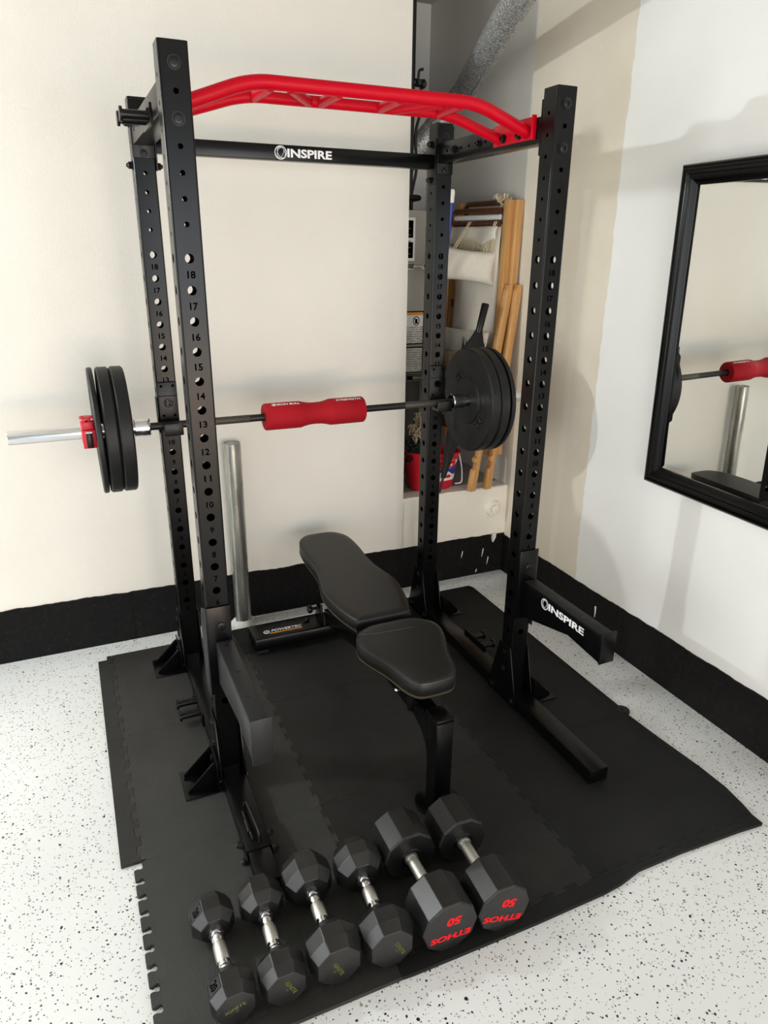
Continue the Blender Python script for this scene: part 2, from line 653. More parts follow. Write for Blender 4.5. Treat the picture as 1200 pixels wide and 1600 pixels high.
# white drips of paint on the black curb (right-hand corner)
drip = Mat('white_paint_drip', (214, 212, 205), 0.6)
for k, (y, z, h) in enumerate(((0.30, 0.10, 0.055), (0.62, 0.07, 0.02))):
    mb = MB()
    mb.tube([(XR - .0095, y, z + h), (XR - .0105, y - .004, z + h * .5), (XR - .0095, y - .002, z)], [0.004, 0.003, 0.0012], 6)
    struct(mb, 'trim_3', drip)
for k, (x, z, h) in enumerate(((1.535, 0.115, 0.04), (1.665, 0.10, 0.05), (1.70, 0.05, 0.045), (1.63, 0.012, 0.02), (1.73, 0.18, 0.052))):
    mb = MB()
    w = 0.003 if k < 4 else 0.014
    mb.tube([(x + .004, YB - .0095, z + h), (x, YB - .0105, z + h * .5), (x - .003, YB - .0095, z)], [w * .9, w, w * .3], 6)
    struct(mb, 'trim_3', drip)

# ------------------------------------------------------------------ foam mat of nine interlocking tiles
MT = 0.012
mat_root = thing('foam_mat', (0.6, 0.05, 0), 'large black interlocking foam floor mat lying under the power rack', 'mat')
GX = [-0.282, 0.270, 0.895, 1.505]
GY = [-0.812, -0.240, 0.360, 0.962]


GAP = 0.0006


def wave(a, b, n, depth, ph, dove=0.12):
    """square-tooth seam between a and b: list of (along, offset), straight at both ends"""
    out = [(0.0, 0.0), (0.03, 0.0)]
    for k in range(n):
        s = 1 if (k + ph) % 2 == 0 else -1
        t0, t1 = 0.03 + 0.94 * k / n, 0.03 + 0.94 * (k + 1) / n
        g = dove / n * 0.5
        out += [(t0 - (g if k > 0 else 0), s * depth), (t1 + (g if k < n - 1 else 0), s * depth)]
    out += [(0.97, 0.0), (1.0, 0.0)]
    return [(a + (b - a) * t, o) for t, o in out]


def seam(kind, i, j, side):
    """points along a seam of the tile grid; side pulls it towards the tile"""
    if kind == 'v':                       # seam at x = GX[i], running in y over row j
        return [(GX[i] + o + side * GAP, y) for y, o in wave(GY[j] + GAP, GY[j + 1] - GAP, 15, 0.0075, i + j)]
    return [(x, GY[j] + o + side * GAP) for x, o in wave(GX[i] + GAP, GX[i + 1] - GAP, 15, 0.0075, i + j)]


tile_mats = [mat_left, mat_mid, mat_right]
for i in range(3):
    for j in range(3):
        bot = seam('h', i, j, 1)
        top = seam('h', i, j + 1, -1) if j < 2 else [(GX[i] + GAP, GY[3] - GAP), (GX[i + 1] - GAP, GY[3] - GAP)]
        right = seam('v', i + 1, j, -1)
        if i == 0 and j == 0:             # bare bulb-shaped teeth on the open edge
            left = []
            n, a, b = 10, GY[0] + .004, GY[1] - .012
            for k in range(n):
                y0, h = a + (b - a) * k / n, (b - a) / n
                left += [(-0.285, y0 + h * .02), (-0.296, y0 - h * .04), (-0.302, y0 - h * .02), (-0.305, y0 + h * .04), (-0.305, y0 + h * .60), (-0.302, y0 + h * .66), (-0.296, y0 + h * .68), (-0.285, y0 + h * .62), (-0.281, y0 + h * .68), (-0.280, y0 + h * .82), (-0.281, y0 + h * .96)]
            left += [(GX[0] + GAP, b + .002)]
        else:
            left = seam('v', i, j, 1)
        poly = bot[:-1] + right[:-1] + top[::-1][:-1] + left[::-1][:-1]
        mb = MB()
        mb.prism(poly, lambda u, v, t: (u, v, t), 0.0005, MT)
        mb.build('foam_tile', tile_mats[i], mat_root, smooth=0)


def strip(kind, idx, lo, hi, edge, mats, r0=0.0, r1=0.0):
    """straight border strip that locks into a seam"""
    if kind == 'v':
        sm = []
        for j in range(lo, hi):
            sm += seam('v', idx, j, -1 if idx == 0 else 1)
        poly = sm + [(edge, sm[-1][1]), (edge, sm[0][1])]
    else:
        sm = []
        for i in range(lo, hi):
            sm += seam('h', i, idx, -1 if idx == 0 else 1)
        free = [q for q in ((-.05, -.862), (.30, -.864), (.66, -.866), (.89, -.869), (.96, -.856), (1.04, -.839), (1.20, -.838), (1.43, -.846)) if sm[0][0] + .01 < q[0] < sm[-1][0] - .01]
        poly = sm + ([(sm[-1][0] + r1, sm[-1][1])] if r1 else []) + [(sm[-1][0] + r1, -.853 if r1 else edge)] + free[::-1] + [(sm[0][0] - r0, edge)]
    mb = MB()
    mb.prism(poly, lambda u, v, t: (u, v, t), 0.0005, MT)
    mb.build('edge_strip', mats, mat_root, smooth=0)


strip('v', 0, 1, 2, -0.338, mat_strip)
sm = seam('v', 0, 2, -1)
mb = MB().prism(sm[:-1] + [(GX[0] + .0, 0.962), (GX[0] - .02, 0.962), (GX[0] - .02, .932), (-0.338, .932), (-0.338, sm[0][1])], lambda u, v, t: (u, v, t), 0.0005, MT)
mb.build('edge_strip', mat_strip, mat_root, smooth=0)
for i in range(3):
    strip('h', 0, i, i + 1, -0.862, [mat_strip, mat_right, mat_right][i], 0, 0.018 if i == 2 else 0)
for j in range(3):
    sm = seam('v', 3, j, 1)
    if j == 0:
        ed = [(GX[3] + .012, sm[-1][1]), (GX[3] + .022, -.40), (GX[3] + .038, -.58), (GX[3] + .040, -.69), (GX[3] + .028, -.77), (GX[3] + .018, sm[0][1])]
    else:
        ed = [(GX[3] + .018, sm[-1][1]), (GX[3] + (.018 if j else .012), sm[0][1])]
    poly = sm + (ed if j < 2 else
                 [(GX[3] - .01, .962)] + arc((GX[3] - .014, .930), .032, PI / 2, 0, 6) + [(GX[3] + .018, sm[0][1])])
    MB().prism(poly, lambda u, v, t: (u, v, t), 0.0005, MT).build('edge_strip', mat_right, mat_root, smooth=0)
# curled-up tab where two tiles meet on the right-hand edge
tab = MB()
tab.lathe([(0.0, .030), (.009, .029), (.0112, .023), (.0118, 0.012), (.010, .008)], (1.520, -.215, .0006), (0, 0, 1), 16)
tab.build('curled_tab', mat_strip, mat_root)

# thin smooth rubber sheet under the rear of the bench
rs = MB().prism([(0.258, 0.745), (1.12, 0.745), (1.12, 0.972), (0.245, 0.972)], lambda u, v, t: (u, v, t), MT, MT + .0035)
tag(rs.build('rubber_sheet', mat_right, smooth=0), 'thin smooth black rubber sheet under the rear foot of the bench', 'mat')

# ------------------------------------------------------------------ power rack
w = 0.0720                                  # upright width
RW_, RD, RH = 1.2016, 0.757, 2.145         # rack width, front-to-back spacing, height
ZK, SK = 1.6631, 0.079                      # numbered holes: first height, spacing
ZM, SM = 2.0984, 0.059                      # small upper holes
DP = 0.0703                                 # upright depth
BT = 0.0645                                 # top of the base beams
rack = thing('power_rack', (0.6008, 0.41, MT), 'tall matte black steel power rack with numbered uprights and red pull-up bar on top', 'power rack')


def perforated(mb, o, a, z, n, width, zlo, zhi, holes, cr=0.005, th=0.003):
    """flat perforated face: o origin of the face centre line, a across, z up, n outward normal"""
    hw = width / 2 - cr
    hs = sorted(holes)
    zc = zlo
    N = 16

    def P(x, zz_, d=0.0):
        return o + a * x + z * zz_ - n * d
    for hz, hr in hs + [(None, None)]:
        if hz is None:
            if zhi > zc:
                mb.add([P(-hw, zc), P(hw, zc), P(hw, zhi), P(-hw, zhi)], [(0, 1, 2, 3)])
            break
        z0, z1 = hz - hr * 1.35, hz + hr * 1.35
        if z0 > zc:
            mb.add([P(-hw, zc), P(hw, zc), P(hw, z0), P(-hw, z0)], [(0, 1, 2, 3)])
        sq = []
        for k in range(N):
            t = 2 * PI * (k + .5) / N
            c, s_ = math.cos(t), math.sin(t)
            q = max(abs(c), abs(s_))
            sq.append((c / q * hw, hz + s_ / q * hr * 1.35))
        ci = [(hr * math.cos(2 * PI * (k + .5) / N), hz + hr * math.sin(2 * PI * (k + .5) / N)) for k in range(N)]
        mb.add([P(x, y) for x, y in sq] + [P(x, y) for x, y in ci] + [P(x, y, th) for x, y in ci],
               [(k, (k + 1) % N, N + (k + 1) % N, N + k) for k in range(N)] +
               [(N + k, N + (k + 1) % N, 2 * N + (k + 1) % N, 2 * N + k) for k in range(N)])
        # four corner triangles between the outer octagon-like ring and the cell
        for sx in (-1, 1):
            for sz in (-1, 1):
                cx, cz = sx * hw, hz + sz * hr * 1.35
                q = {(1, 1): 1, (-1, 1): 5, (-1, -1): 9, (1, -1): 13}[(sx, sz)]
                near = (q, q + 1)
                mb.add([P(cx, cz), P(*sq[near[0]]), P(*sq[near[1]])], [(0, 1, 2)])
        zc = z1
    return mb


def bolt(mb, c, axis, r=0.011, h=0.007, hexed=True):
    c, axis = Vector(c), Vector(axis)
    mb = mb.new()
    mb.lathe([(0, r * 1.35), (.0018, r * 1.35), (.0019, r)], c, axis, 16)
    mb.lathe([(.0015, r), (h - .001, r), (h, r * .85), (h, r * .45), (h * .5, r * .42)], c, axis, 6 if hexed else 16)


def nut(mb, c, axis):
    mb.lathe([(0, .0155), (.002, .0155), (.0022, .0125), (.012, .0125), (.013, .010), (.02, .0055)], c, axis, 6)


def upright(x0, y0, front):
    zlo = MT + .002
    cx, cy = x0 + w / 2, y0 + DP / 2
    big = [(ZK - SK * k, 0.0122) for k in range(18)]
    fr = big + [(ZM - SM * k, 0.0068) for k in range(7)]
    sd = big + [(2.0761 - SM * k, 0.0058) for k in range(7)]
    ok = [h for h in fr if h[0] > .2]
    oks = [h for h in sd if h[0] > .2]
    mb = MB()
    Z = Vector((0, 0, 1))
    perforated(mb, Vector((cx, y0, 0)), Vector((1, 0, 0)), Z, Vector((0, -1, 0)), w, zlo, RH, ok)
    perforated(mb, Vector((cx, y0 + DP, 0)), Vector((-1, 0, 0)), Z, Vector((0, 1, 0)), w, zlo, RH, ok)
    perforated(mb, Vector((x0, cy, 0)), Vector((0, -1, 0)), Z, Vector((-1, 0, 0)), DP, zlo, RH, oks)
    perforated(mb, Vector((x0 + w, cy, 0)), Vector((0, 1, 0)), Z, Vector((1, 0, 0)), DP, zlo, RH, oks)
    r = .005
    for sx in (-1, 1):
        for sy in (-1, 1):
            c = (cx + sx * (w / 2 - r), cy + sy * (DP / 2 - r))
            pts = [(c[0] + sx * r * math.cos(t), c[1] + sy * r * math.sin(t)) for t in (0, PI / 6, PI / 3, PI / 2)]
            mb.add([(x, y, zlo) for x, y in pts] + [(x, y, RH) for x, y in pts], [(k, k + 1, 5 + k, 4 + k) for k in range(3)])
    up = mb.build('upright', steel, rack, smooth=30)
    cap = MB().box((x0 + .003, y0 + .003, RH - .006), (x0 + w - .003, y0 + DP - .003, RH + .0015))
    cap.build('end_cap', gloss, up, bevel=.002)
    nums = []
    for k in range(13 if front else 18):
        s_ = str(18 - k)
        wd = .021 if len(s_) == 2 else .011
        nums.append(text('height_number', s_, num_m, up, (cx - wd / 2 + .001, y0, ZK - SK * (k + .5) - .0095), (1, 0, 0), (0, 0, 1), wd, .019, .0003, bold=.03))
    b = Each()
    if front:
        for z in (ZM, ZM - 2 * SM):
            bolt(b, (cx, y0 - .0005, z), (0, -1, 0), .0125, .006, False)
            nut(b, (cx, y0 + DP + .006, z), (0, 1, 0))
    b2 = b if front else Each()
    if not front:
        for z in (ZM, 1.980):
            bolt(b2, (cx, y0 - .0062, z), (0, -1, 0), .010, .006)
    b2.build('bolt', bolt_m, up)
    return up


ups = [upright(0, 0, True), upright(RW_ - w, 0, True), upright(0, RD, False), upright(RW_ - w, RD, False)]

# base beams, gusset plates, anchor brackets and band pegs, both sides
for side in (0, 1):
    xa = 0 if side == 0 else RW_ - w
    out = -1 if side == 0 else 1            # outward direction in x
    xo = xa if side == 0 else xa + w
    # base beam (uprights stand through it, so it is built as the lengths between them)
    y_end = -0.382 if side == 0 else -0.503
    mb = MB()
    for a, b in ((y_end, -.0005), (DP + .0005, RD - .0005), (RD + DP + .0005, .862)):
        mb.box((xa - .001, a, MT + .001), (xa + w + .001, b, BT))
    beam = mb.build('base_beam', steel, rack, bevel=.0035)
    if side == 0:
        mb = MB().box((xa + .003, -.498, MT + .003), (xa + w - .004, y_end + .0005, BT - .003))
        mb.build('base_extension', steel, rack, bevel=.003)
        hb = MB()
        loop = fillet([(xa + .034, -.200, BT - .001), (xa + .038, -.215, BT + .030), (xa + .044, -.355, BT + .034), (xa + .044, -.362, BT - .001)], .018)
        hb.tube(loop, .0052, 10)
        hb.tube(fillet([(xa + .026, -.222, BT + .002), (xa + .022, -.24, BT + .012), (xa + .024, -.33, BT + .012), (xa + .026, -.345, BT + .002)], .008), .0042, 8)
        hb.lathe([(0, .0065), (.05, .0065)], (xa + .022, -.325, BT + .012), (0, 1, 0), 10)
        hb.build('carry_handle', gloss, rack)
        nb = Each()
        for y in (-.325, -.392):
            nut(nb, (xo + out * .0012, y, .040), (out, 0, 0))
            nut(nb, (xa + w + .0012, y + .01, .045), (1, 0, 0))
        nb.build('bolt', bolt_m, rack)
    for yb in (0, RD):
        yc = yb + DP / 2
        poly = [(yc - .092, MT + .002), (yc + .098, MT + .002), (yc + .098, .045), (yc + .040, .252), (yc + .034, .258), (yc - .030, .258), (yc - .036, .252), (yc - .092, .045)]
        for xs in ((xa - .0062, xa - .0012), (xa + w + .0012, xa + w + .0062)):
            gp = MB().prism(poly, lambda u, v, t: (t, u, v), xs[0], xs[1])
            g = gp.build('gusset_plate', steel, rack, bevel=.001)
            gb = Each()
            s = -1 if xs[0] < xa else 1
            xf = xs[0] if s < 0 else xs[1]
            for (dy, z) in ((.0, .225), (.0, .15), (-.068, .04), (.072, .04)):
                bolt(gb, (xf, yc + dy, z), (s, 0, 0), .009, .006)
            gb.build('bolt', bolt_m, g)
        # anchor bracket standing out from the base beam
        xw = xo + out * .0135
        x1 = xo + out * .124
        mb = MB()
        mb.prism([(min(xw, x1), yb - .055), (max(xw, x1), yb - .055 + (.0 if side else 0)), (max(xw, x1), yb + .088), (min(xw, x1), yb + .088)], lambda u, v, t: (u, v, t), MT, MT + .0045)
        brk = mb.build('anchor_bracket', steel, rack, bevel=.001)
        MB().box((min(xw, xw + out * .004), yb - .055, MT + .0045), (max(xw, xw + out * .004), yb + .088, .122)).build('back_plate', steel, brk, bevel=.0015)
        for yy in (yb - .028, yb + .058):
            MB().prism([(xw + out * .004, .112), (xw + out * .012, .112), (xw + out * .098, MT + .012), (xw + out * .098, MT + .0045), (xw + out * .004, MT + .0045)], lambda u, v, t: (u, t, v), yy, yy + .0045).build('rib', steel, brk, bevel=.0007)
        bb = Each()
        for yy in (yb - .005, yb + .036):
            bolt(bb, (xw + out * .004, yy, .055 if yy < yb else .085), (out, 0, 0), .010, .006)
        bb.build('bolt', bolt_m, brk)
        MB().lathe([(0, .009), (.0006, .009)], (xo + out * .106, yb + .045, MT + .0046), (0, 0, 1), 14).build('screw_hole', num_m, brk)
        # spacer between gusset and bracket
        MB().box((min(xo + out * .0063, xw), yb - .04, .03), (max(xo + out * .0063, xw), yb + .075, .10)).build('spacer', steel, brk)
    # band pegs on the base and on the top side beam
    for (ys, zc, nm, py0, py1) in [q for q in (((.352, .432), .050, 'base', .292, .472), ((.262, .345), 2.020, 'top', .225, .385)) if side == 0 or q[2] == 'base']:
        xs = xo + out * (.0015 if nm == 'base' else -.004)
        mb = MB().box((min(xs, xs + out * .005), py0, zc - .026), (max(xs, xs + out * .005), py1, zc + .028))
        pl = mb.build('peg_plate', steel, rack, bevel=.001)
        for y in ys:
            MB().lathe([(0, .0125), (.066, .0125), (.0661, .019), (.070, .0195), (.0735, .0185), (.0737, .010)], (xs + out * .005, y, zc), (out, 0, 0), 18).build('band_peg', gloss, pl)
        bb = Each()
        for y in (py0 + .012, py1 - .012):
            bolt(bb, (xs + out * .005, y, zc + .008), (out, 0, 0), .008, .008)
        bb.build('bolt', bolt_m, pl)
    # upper side beam with end plates
    xb0, xb1 = xa + .004, xa + w - .004
    mb = MB().box((xb0, DP + .007, 2.003), (xb1, RD - .007, 2.074))
    sb = mb.build('side_beam', steel, rack, bevel=.003)
    for (a, b, z0, z1) in ((DP + .0006, DP + .0066, 1.965, 2.118), (RD - .0066, RD - .0006, 1.966, 2.135)):
        MB().box((xa + .001, a, z0), (xa + w - .001, b, z1)).build('end_plate', steel, sb, bevel=.0008)
    hb, fb = Each(), Each()
    xin = xb1 if side == 0 else xb0
    for y in (.400, .514, .570, .678):
        hb.lathe([(0, .0055), (.0006, .0055)], (xin - out * .0002, y, 2.040), (-out, 0, 0), 12)
        hb.lathe([(0, .0055), (.0006, .0055)], ((xb0 if side == 0 else xb1) + out * .0002, y, 2.040), (out, 0, 0), 12)
    hb.build('bolt_hole', num_m, sb)
    for y in (.447, .624):
        bolt(fb, (xin, y, 2.040), (-out, 0, 0), .0115, .012)
    fb.build('bolt', bolt_m, sb)

# rear crossmember with its lettering
cb = MB().box((w + .0065, .770, 1.985), (RW_ - w - .0065, .818, 2.036))
cross = cb.build('rear_crossmember', steel, rack, bevel=.003)
for xs in ((w + .0008, w + .0062), (RW_ - w - .0062, RW_ - w - .0008)):
    pl = MB()
    pl.prism([(.752, 1.93), (.822, 1.93), (.822, 2.09), (.752, 2.09)], lambda u, v, t: (t, u, v), xs[0], xs[1])
    pl.build('end_plate', steel, cross, bevel=.001)
bb = Each()
for z in (1.945, 2.072):
    nut(bb, (w + .0062, .787, z), (1, 0, 0))
    nut(bb, (RW_ - w - .0062, .787, z), (-1, 0, 0))
    nut(bb, (-.0006, .787, z), (-1, 0, 0))
bb.build('bolt', bolt_m, cross)


def logo(name, parent, org, right, up, length, h):
    """ring emblem followed by wide lettering"""
    right, up = Vector(right).normalized(), Vector(up).normalized()
    nrm = right.cross(up)
    R = h * .80
    c = Vector(org) + right * R + up * (h * .5) + nrm * .0006
    mb = MB()
    N = 40
    for (r0, r1, ex, ang, dx) in ((R * .99, R * .86, 1, 0, 0), (R * .86, R * .76, .72, .5, R * .10), (R * .80, R * .73, .62, -.5, -R * .05)):
        vs, fs = [], []
        for k in range(N):
            t = 2 * PI * k / N
            for r in (r0, r1):
                x, y = r * math.cos(t) * ex, r * math.sin(t)
                xx, yy = x * math.cos(ang) - y * math.sin(ang) + dx, x * math.sin(ang) + y * math.cos(ang)
                vs.append(c + right * xx + up * yy)
        for k in range(N):
            a, b = 2 * k, 2 * ((k + 1) % N)
            fs.append((a, b, b + 1, a + 1))
        mb.add(vs, fs)
    mb.build(name + '_emblem', white_print, parent, smooth=0)
    text(name + '_lettering', 'INSPIRE', white_print, parent, Vector(org) + right * (2.08 * R), right, up, length - 2.08 * R, h, .0006, bold=.034, shear=0)


logo('maker', cross, (0.487, .770, 1.9955), (1, 0, 0), (0, 0, 1), 0.217, 0.0285)

# pull-up bar: two red tubes, six grips, an end plate each side
cx = RW_ / 2
fr_t = MB()
pf = [(w - .002, .143, 2.036), (cx - .345, .147, 2.105), (cx + .345, .147, 2.105), (RW_ - w + .002, .143, 2.036)]
fr_t.tube(fillet(pf, .06, 8), .0190, 16)
pull = fr_t.build('pull_up_bar', red_paint, rack)
rt = MB()
pr_ = [(w - .002, .303, 2.034), (cx - .330, .305, 2.097), (cx + .330, .305, 2.097), (RW_ - w + .002, .303, 2.034)]
rt.tube(fillet(pr_, .06, 8), .0165, 16)
rt.build('rear_tube', red_paint, pull)
for (xf, xr) in ((-.292, -.300), (-.235, -.135), (-.095, -.098), (.092, .094), (.235, .135), (.290, .296)):
    MB().tube([(cx + xf, .150, 2.096), (cx + xr, .303, 2.094)], .0145, 12).build('grip', red_paint, pull)
for xs, d in (((w - .0038, w + .0012), 1), ((RW_ - w - .0012, RW_ - w + .0038), -1)):
    pl = MB().box((xs[0], .103, 2.014), (xs[1], .340, 2.078))
    pl.box((min(xs) if d > 0 else xs[0] - .012, .100, 2.012), (xs[1] + .012 if d > 0 else xs[1], .1045, 2.081))
    pl.build('mounting_plate', red_paint, pull, bevel=.0015)
    bb = Each()
    xf = xs[1] if d > 0 else xs[0]
    for y in (.185, .275):
        bolt(bb, (xf, y, 2.034), (d, 0, 0), .0105, .012)
    bb.build('bolt', bolt_m, pull)

# ------------------------------------------------------------------ spotter arms hooked on the front uprights
def spotter_arm(side):
    x0 = 0 if side == 0 else RW_ - w
    out = -1 if side == 0 else 1
    nm = ('spotter arm with plain grey top on the front left upright' if side == 0
          else 'spotter arm with white maker logo on the front right upright')
    root = thing('spotter_arm', (x0 + w / 2, -.012, .40), 'black steel ' + nm, 'spotter arm', 'spotter arms of the rack')
    bx0, bx1 = x0 + .020, x0 + .070
    yb, ye = -.0075, -.446
    poly = [(yb, .545), (ye, .545), (ye, .447), (-.285, .462), (yb - .035, .405), (yb, .392)]
    if side == 0:
        poly = [(yb, .545), (ye, .545), (ye, .425), (-.285, .440), (yb - .035, .40), (yb, .392)]
    arm = MB().prism(poly, lambda u, v, t: (t, u, v), bx0, bx1).build('arm_beam', grey_steel if side == 0 else steel, root, bevel=.003)
    z0 = .412 if side == 0 else .443
    MB().box((bx0 - .001, ye - .0055, z0), (bx1 + .008, ye - .0003, .553)).build('end_plate', grey_steel if side == 0 else steel, root, bevel=.0015)
    # thin plastic pad along the top of the arm
    pad = MB().box((bx0 + .001, ye + .006, .5452), (bx1 - .001, yb - .012, .5482))
    pd = pad.build('top_pad', grey_steel if side == 0 else rubber, root, bevel=.001)
    sc = Each()
    for y in (-.05, -.20, -.33):
        sc.lathe([(0, .0065), (.0012, .0062), (.0016, .003)], (x0 + .045, y, .5482), (0, 0, 1), 12)
    sc.build('screw', bolt_m, pd)
    # sleeve: front plate and outer side plate wrapped on the upright
    fp = MB().box((x0 - .003 if side == 0 else x0 + .002, -.0075, .385), (x0 + w - .001 if side == 0 else x0 + w + .003, -.0015, .662)).build('sleeve_plate', steel, root, bevel=.0015)
    bb = Each()
    bolt(bb, (x0 + w / 2 + .004, -.0075, .595), (0, -1, 0), .0125, .005, False)
    bb.build('bolt', bolt_m, fp)
    xs = (x0 - .0085, x0 - .003) if side == 0 else (x0 + w + .003, x0 + w + .0085)
    MB().prism([(-.0075, .345), (-.0075, .664), (.050, .640), (.074, .600), (.074, .385), (.05, .345)], lambda u, v, t: (t, u, v), *xs).build('side_plate', grey_steel, root, bevel=.0015)  # grey coat stands for the bright floor reflected in a black plate
    if side == 1:
        lg = (bx0, -.128, .5015)
        logo('maker', arm, lg, (0, -1, 0), (0, 0, 1), .236, .0265)
    return root


spotter_arm(0)
spotter_arm(1)


# ------------------------------------------------------------------ J-hooks on the rear uprights
def j_hook(side):
    x0 = .001 if side == 0 else RW_ - w + .001
    wd = w - .002
    root = thing('j_hook', (x0 + wd / 2, .70, 1.03), 'black steel j-hook on the rear %s upright holding the barbell by the %s plates' % (('left', 'left-hand') if side == 0 else ('right', 'right-hand')),
                 'j-hook', 'j-hooks carrying the barbell')
    out = -1 if side == 0 else 1
    bp = MB().box((x0, .7455, 1.032), (x0 + wd, .7555, 1.222)).build('back_plate', gloss, root, bevel=.002)
    dt = MB()
    for dx in (.014, wd - .014):
        for z in (1.208, 1.098):
            dt.lathe([(0, .0052), (.0008, .005)], (x0 + dx, .7455, z), (0, -1, 0), 12)
    dt.box((x0, .7448, 1.170), (x0 + wd, .7455, 1.1725))
    rg = [(x0 + wd / 2 + .0155 * math.cos(2 * PI * k / 20), .7453, 1.145 + .0155 * math.sin(2 * PI * k / 20)) for k in range(20)]
    dt.tube(rg, .0012, 5, True)
    if side == 1:
        dt.lathe([(0, .013), (.0005, .013)], (x0 + wd / 2, .7455, 1.145), (0, -1, 0), 18)
    dt.build('face_marks', num_m, bp)
    if side == 0:
        text('number_12', '12', num_m, bp, (x0 + wd / 2 - .011, .7455, 1.135), (1, 0, 0), (0, 0, 1), .022, .02, .0004, bold=.012).name = 'number_plate'
    sh = MB()
    sh.box((x0 + .004, .676, 1.0365), (x0 + wd + .0, .7455, 1.0528))
    sh.build('shelf', gloss, root, bevel=.002)
    MB().box((x0 + .002, .672, 1.036), (x0 + wd + .002, .6835, 1.083)).build('lip', gloss, root, bevel=.0035)
    xs = (x0 - .0075, x0 - .0025) if side == 0 else (x0 + wd + .0025, x0 + wd + .0075)
    MB().box((xs[0], .7462, 1.034), (xs[1], .79, 1.165)).build('side_plate', steel, root, bevel=.0015)
    return root


j_hook(0)
j_hook(1)

# ------------------------------------------------------------------ barbell, bar pad, plates, clamp
BY, BZ, BX = .717, 1.068, .589
bar = thing('barbell', (BX, BY, BZ), 'long barbell with black shaft and chrome sleeves racked across the rear uprights', 'barbell')
MB().lathe([(-.640, .0140), (.640, .0140)], (BX, BY, BZ), (1, 0, 0), 24).build('shaft', bar_m, bar)
for a, b in ((-.44, -.26), (.405, .60)):
    MB().lathe([(a, .01405), (a + .001, .0146), (b - .001, .0146), (b, .01405)], (BX, BY, BZ), (1, 0, 0), 24).build('knurled_grip', knurl_bar, bar)
for s in (-1, 1):
    MB().lathe([(.630, .0145), (.630, .030), (.634, .0335), (.656, .0335), (.660, .0325), (.684, .0325), (.686, .027)], (BX, BY, BZ), (s, 0, 0), 32).build('sleeve_collar', chrome, bar)
    MB().lathe([(.684, .0250), (1.096, .0250), (1.100, .0235), (1.100, .013), (1.0975, .0125)], (BX, BY, BZ), (s, 0, 0), 32).build('sleeve', chrome, bar)

pad = thing('barbell_pad', (.5955, BY, BZ), 'red foam squat pad wrapped round the middle of the barbell with white lettering', 'pad')
prof = [(-.2075, .0175), (-.2075, .049), (-.203, .0525), (-.066, .0530), (-.060, .0520), (-.045, .0475), (-.025, .0440), (0, .0430), (.025, .0440), (.045, .0475), (.060, .0520), (.066, .0530), (.203, .0525), (.2075, .049), (.2075, .0175)]
MB().lathe(prof, (.5955, BY, BZ), (1, 0, 0), 40, caps=False).build('foam_body', red_foam, pad)
MB().box((.392, BY + .020, BZ - .002), (.799, BY + .0535, BZ + .0)).build('split_seam', num_m, pad)


def bent_text(name, body, mat, parent, x0, length, h, ang, R, bold=0.0):
    """lettering wrapped on a horizontal cylinder along x; ang = height angle of its centre (0 = towards the camera)"""
    o = text(name, body, mat, None, (0, 0, 0), (1, 0, 0), (0, 1, 0), length, h, 0, bold)
    off = root_of(parent).location
    for v in o.data.vertices:
        a = ang + (v.co.y - h / 2) / R
        v.co = Vector((x0 + v.co.x, BY - math.cos(a) * R, BZ + math.sin(a) * R)) - off
    o.parent = parent
    return o


bent_text('lettering', 'IRON BULL', white_print, pad, .436, .092, .0125, 1.20, .0537, .03)
bent_text('lettering', 'STRENGTH', white_print, pad, .680, .105, .0125, 1.20, .0537, .03)
em = MB()
for r0, dx in ((.0065, 0), (.0036, .002)):
    pts = []
    for k in range(16):
        t = 2 * PI * k / 16
        a = 1.20 + r0 * math.sin(t) / .0538
        pts.append((.424 + dx + r0 * 1.2 * math.cos(t), BY - math.cos(a) * .0536, BZ + math.sin(a) * .0536))
    em.tube(pts, .0009, 5, True)
em.build('emblem', white_print, pad)


def plate(x0, x1, s, label, group, tilt=0.0):
    """rubber bumper plate between x0 and x1 (distances from the bar centre on side s)"""
    t = x1 - x0
    cx_ = BX + s * (x0 + x1) / 2
    root = thing('bumper_plate', (cx_, BY, BZ), label, 'weight plate', group)
    h = t / 2
    b = min(.006, t * .22)
    prof = [(-h * .82, .0262), (-h * .82, .098), (-h * .55, .104), (-h * .55, .152), (-h * .9, .170), (-h, .176), (-h, .2245 - b), (-h + b, .2245),
            (h - b, .2245), (h, .2245 - b), (h, .176), (h * .9, .170), (h * .55, .152), (h * .55, .104), (h * .82, .098), (h * .82, .0262)]
    MB().lathe(prof, root.location, (1, 0, 0), 72, caps=False).build('rubber_disc', rubber, root, smooth=32)
    hub = MB()
    hub.lathe([(-h * .84, .0262), (-h * .84, .034), (h * .84, .034), (h * .84, .0262)], root.location, (1, 0, 0), 32, caps=False)
    hub.build('steel_hub', bolt_m, root)
    if s > 0:
        # raised figures on the face that looks at the camera
        fx = root.location.x - h * .55
        for ang, body in ((2.25, '25'), (-.72, 'LB')):
            c = Vector((fx, BY - math.cos(ang) * .128, BZ + math.sin(ang) * .128))
            rad = Vector((0, -math.cos(ang), math.sin(ang)))
            tan = Vector((0, -math.sin(ang), -math.cos(ang)))
            tx = text('raised_figures', body, head_m, root, c - tan * .03 - rad * .016, tan, rad, .06, .032, .0006, bold=.02)
            n = tan.cross(rad)
            bm = bmesh.new()
            bm.from_mesh(tx.data)
            r_ = bmesh.ops.extrude_face_region(bm, geom=bm.faces[:])
            bmesh.ops.translate(bm, verts=[e for e in r_['geom'] if isinstance(e, bmesh.types.BMVert)], vec=n * .003)
            bm.to_mesh(tx.data)
            bm.free()
    root.rotation_euler = (0, tilt, 0)
    return root


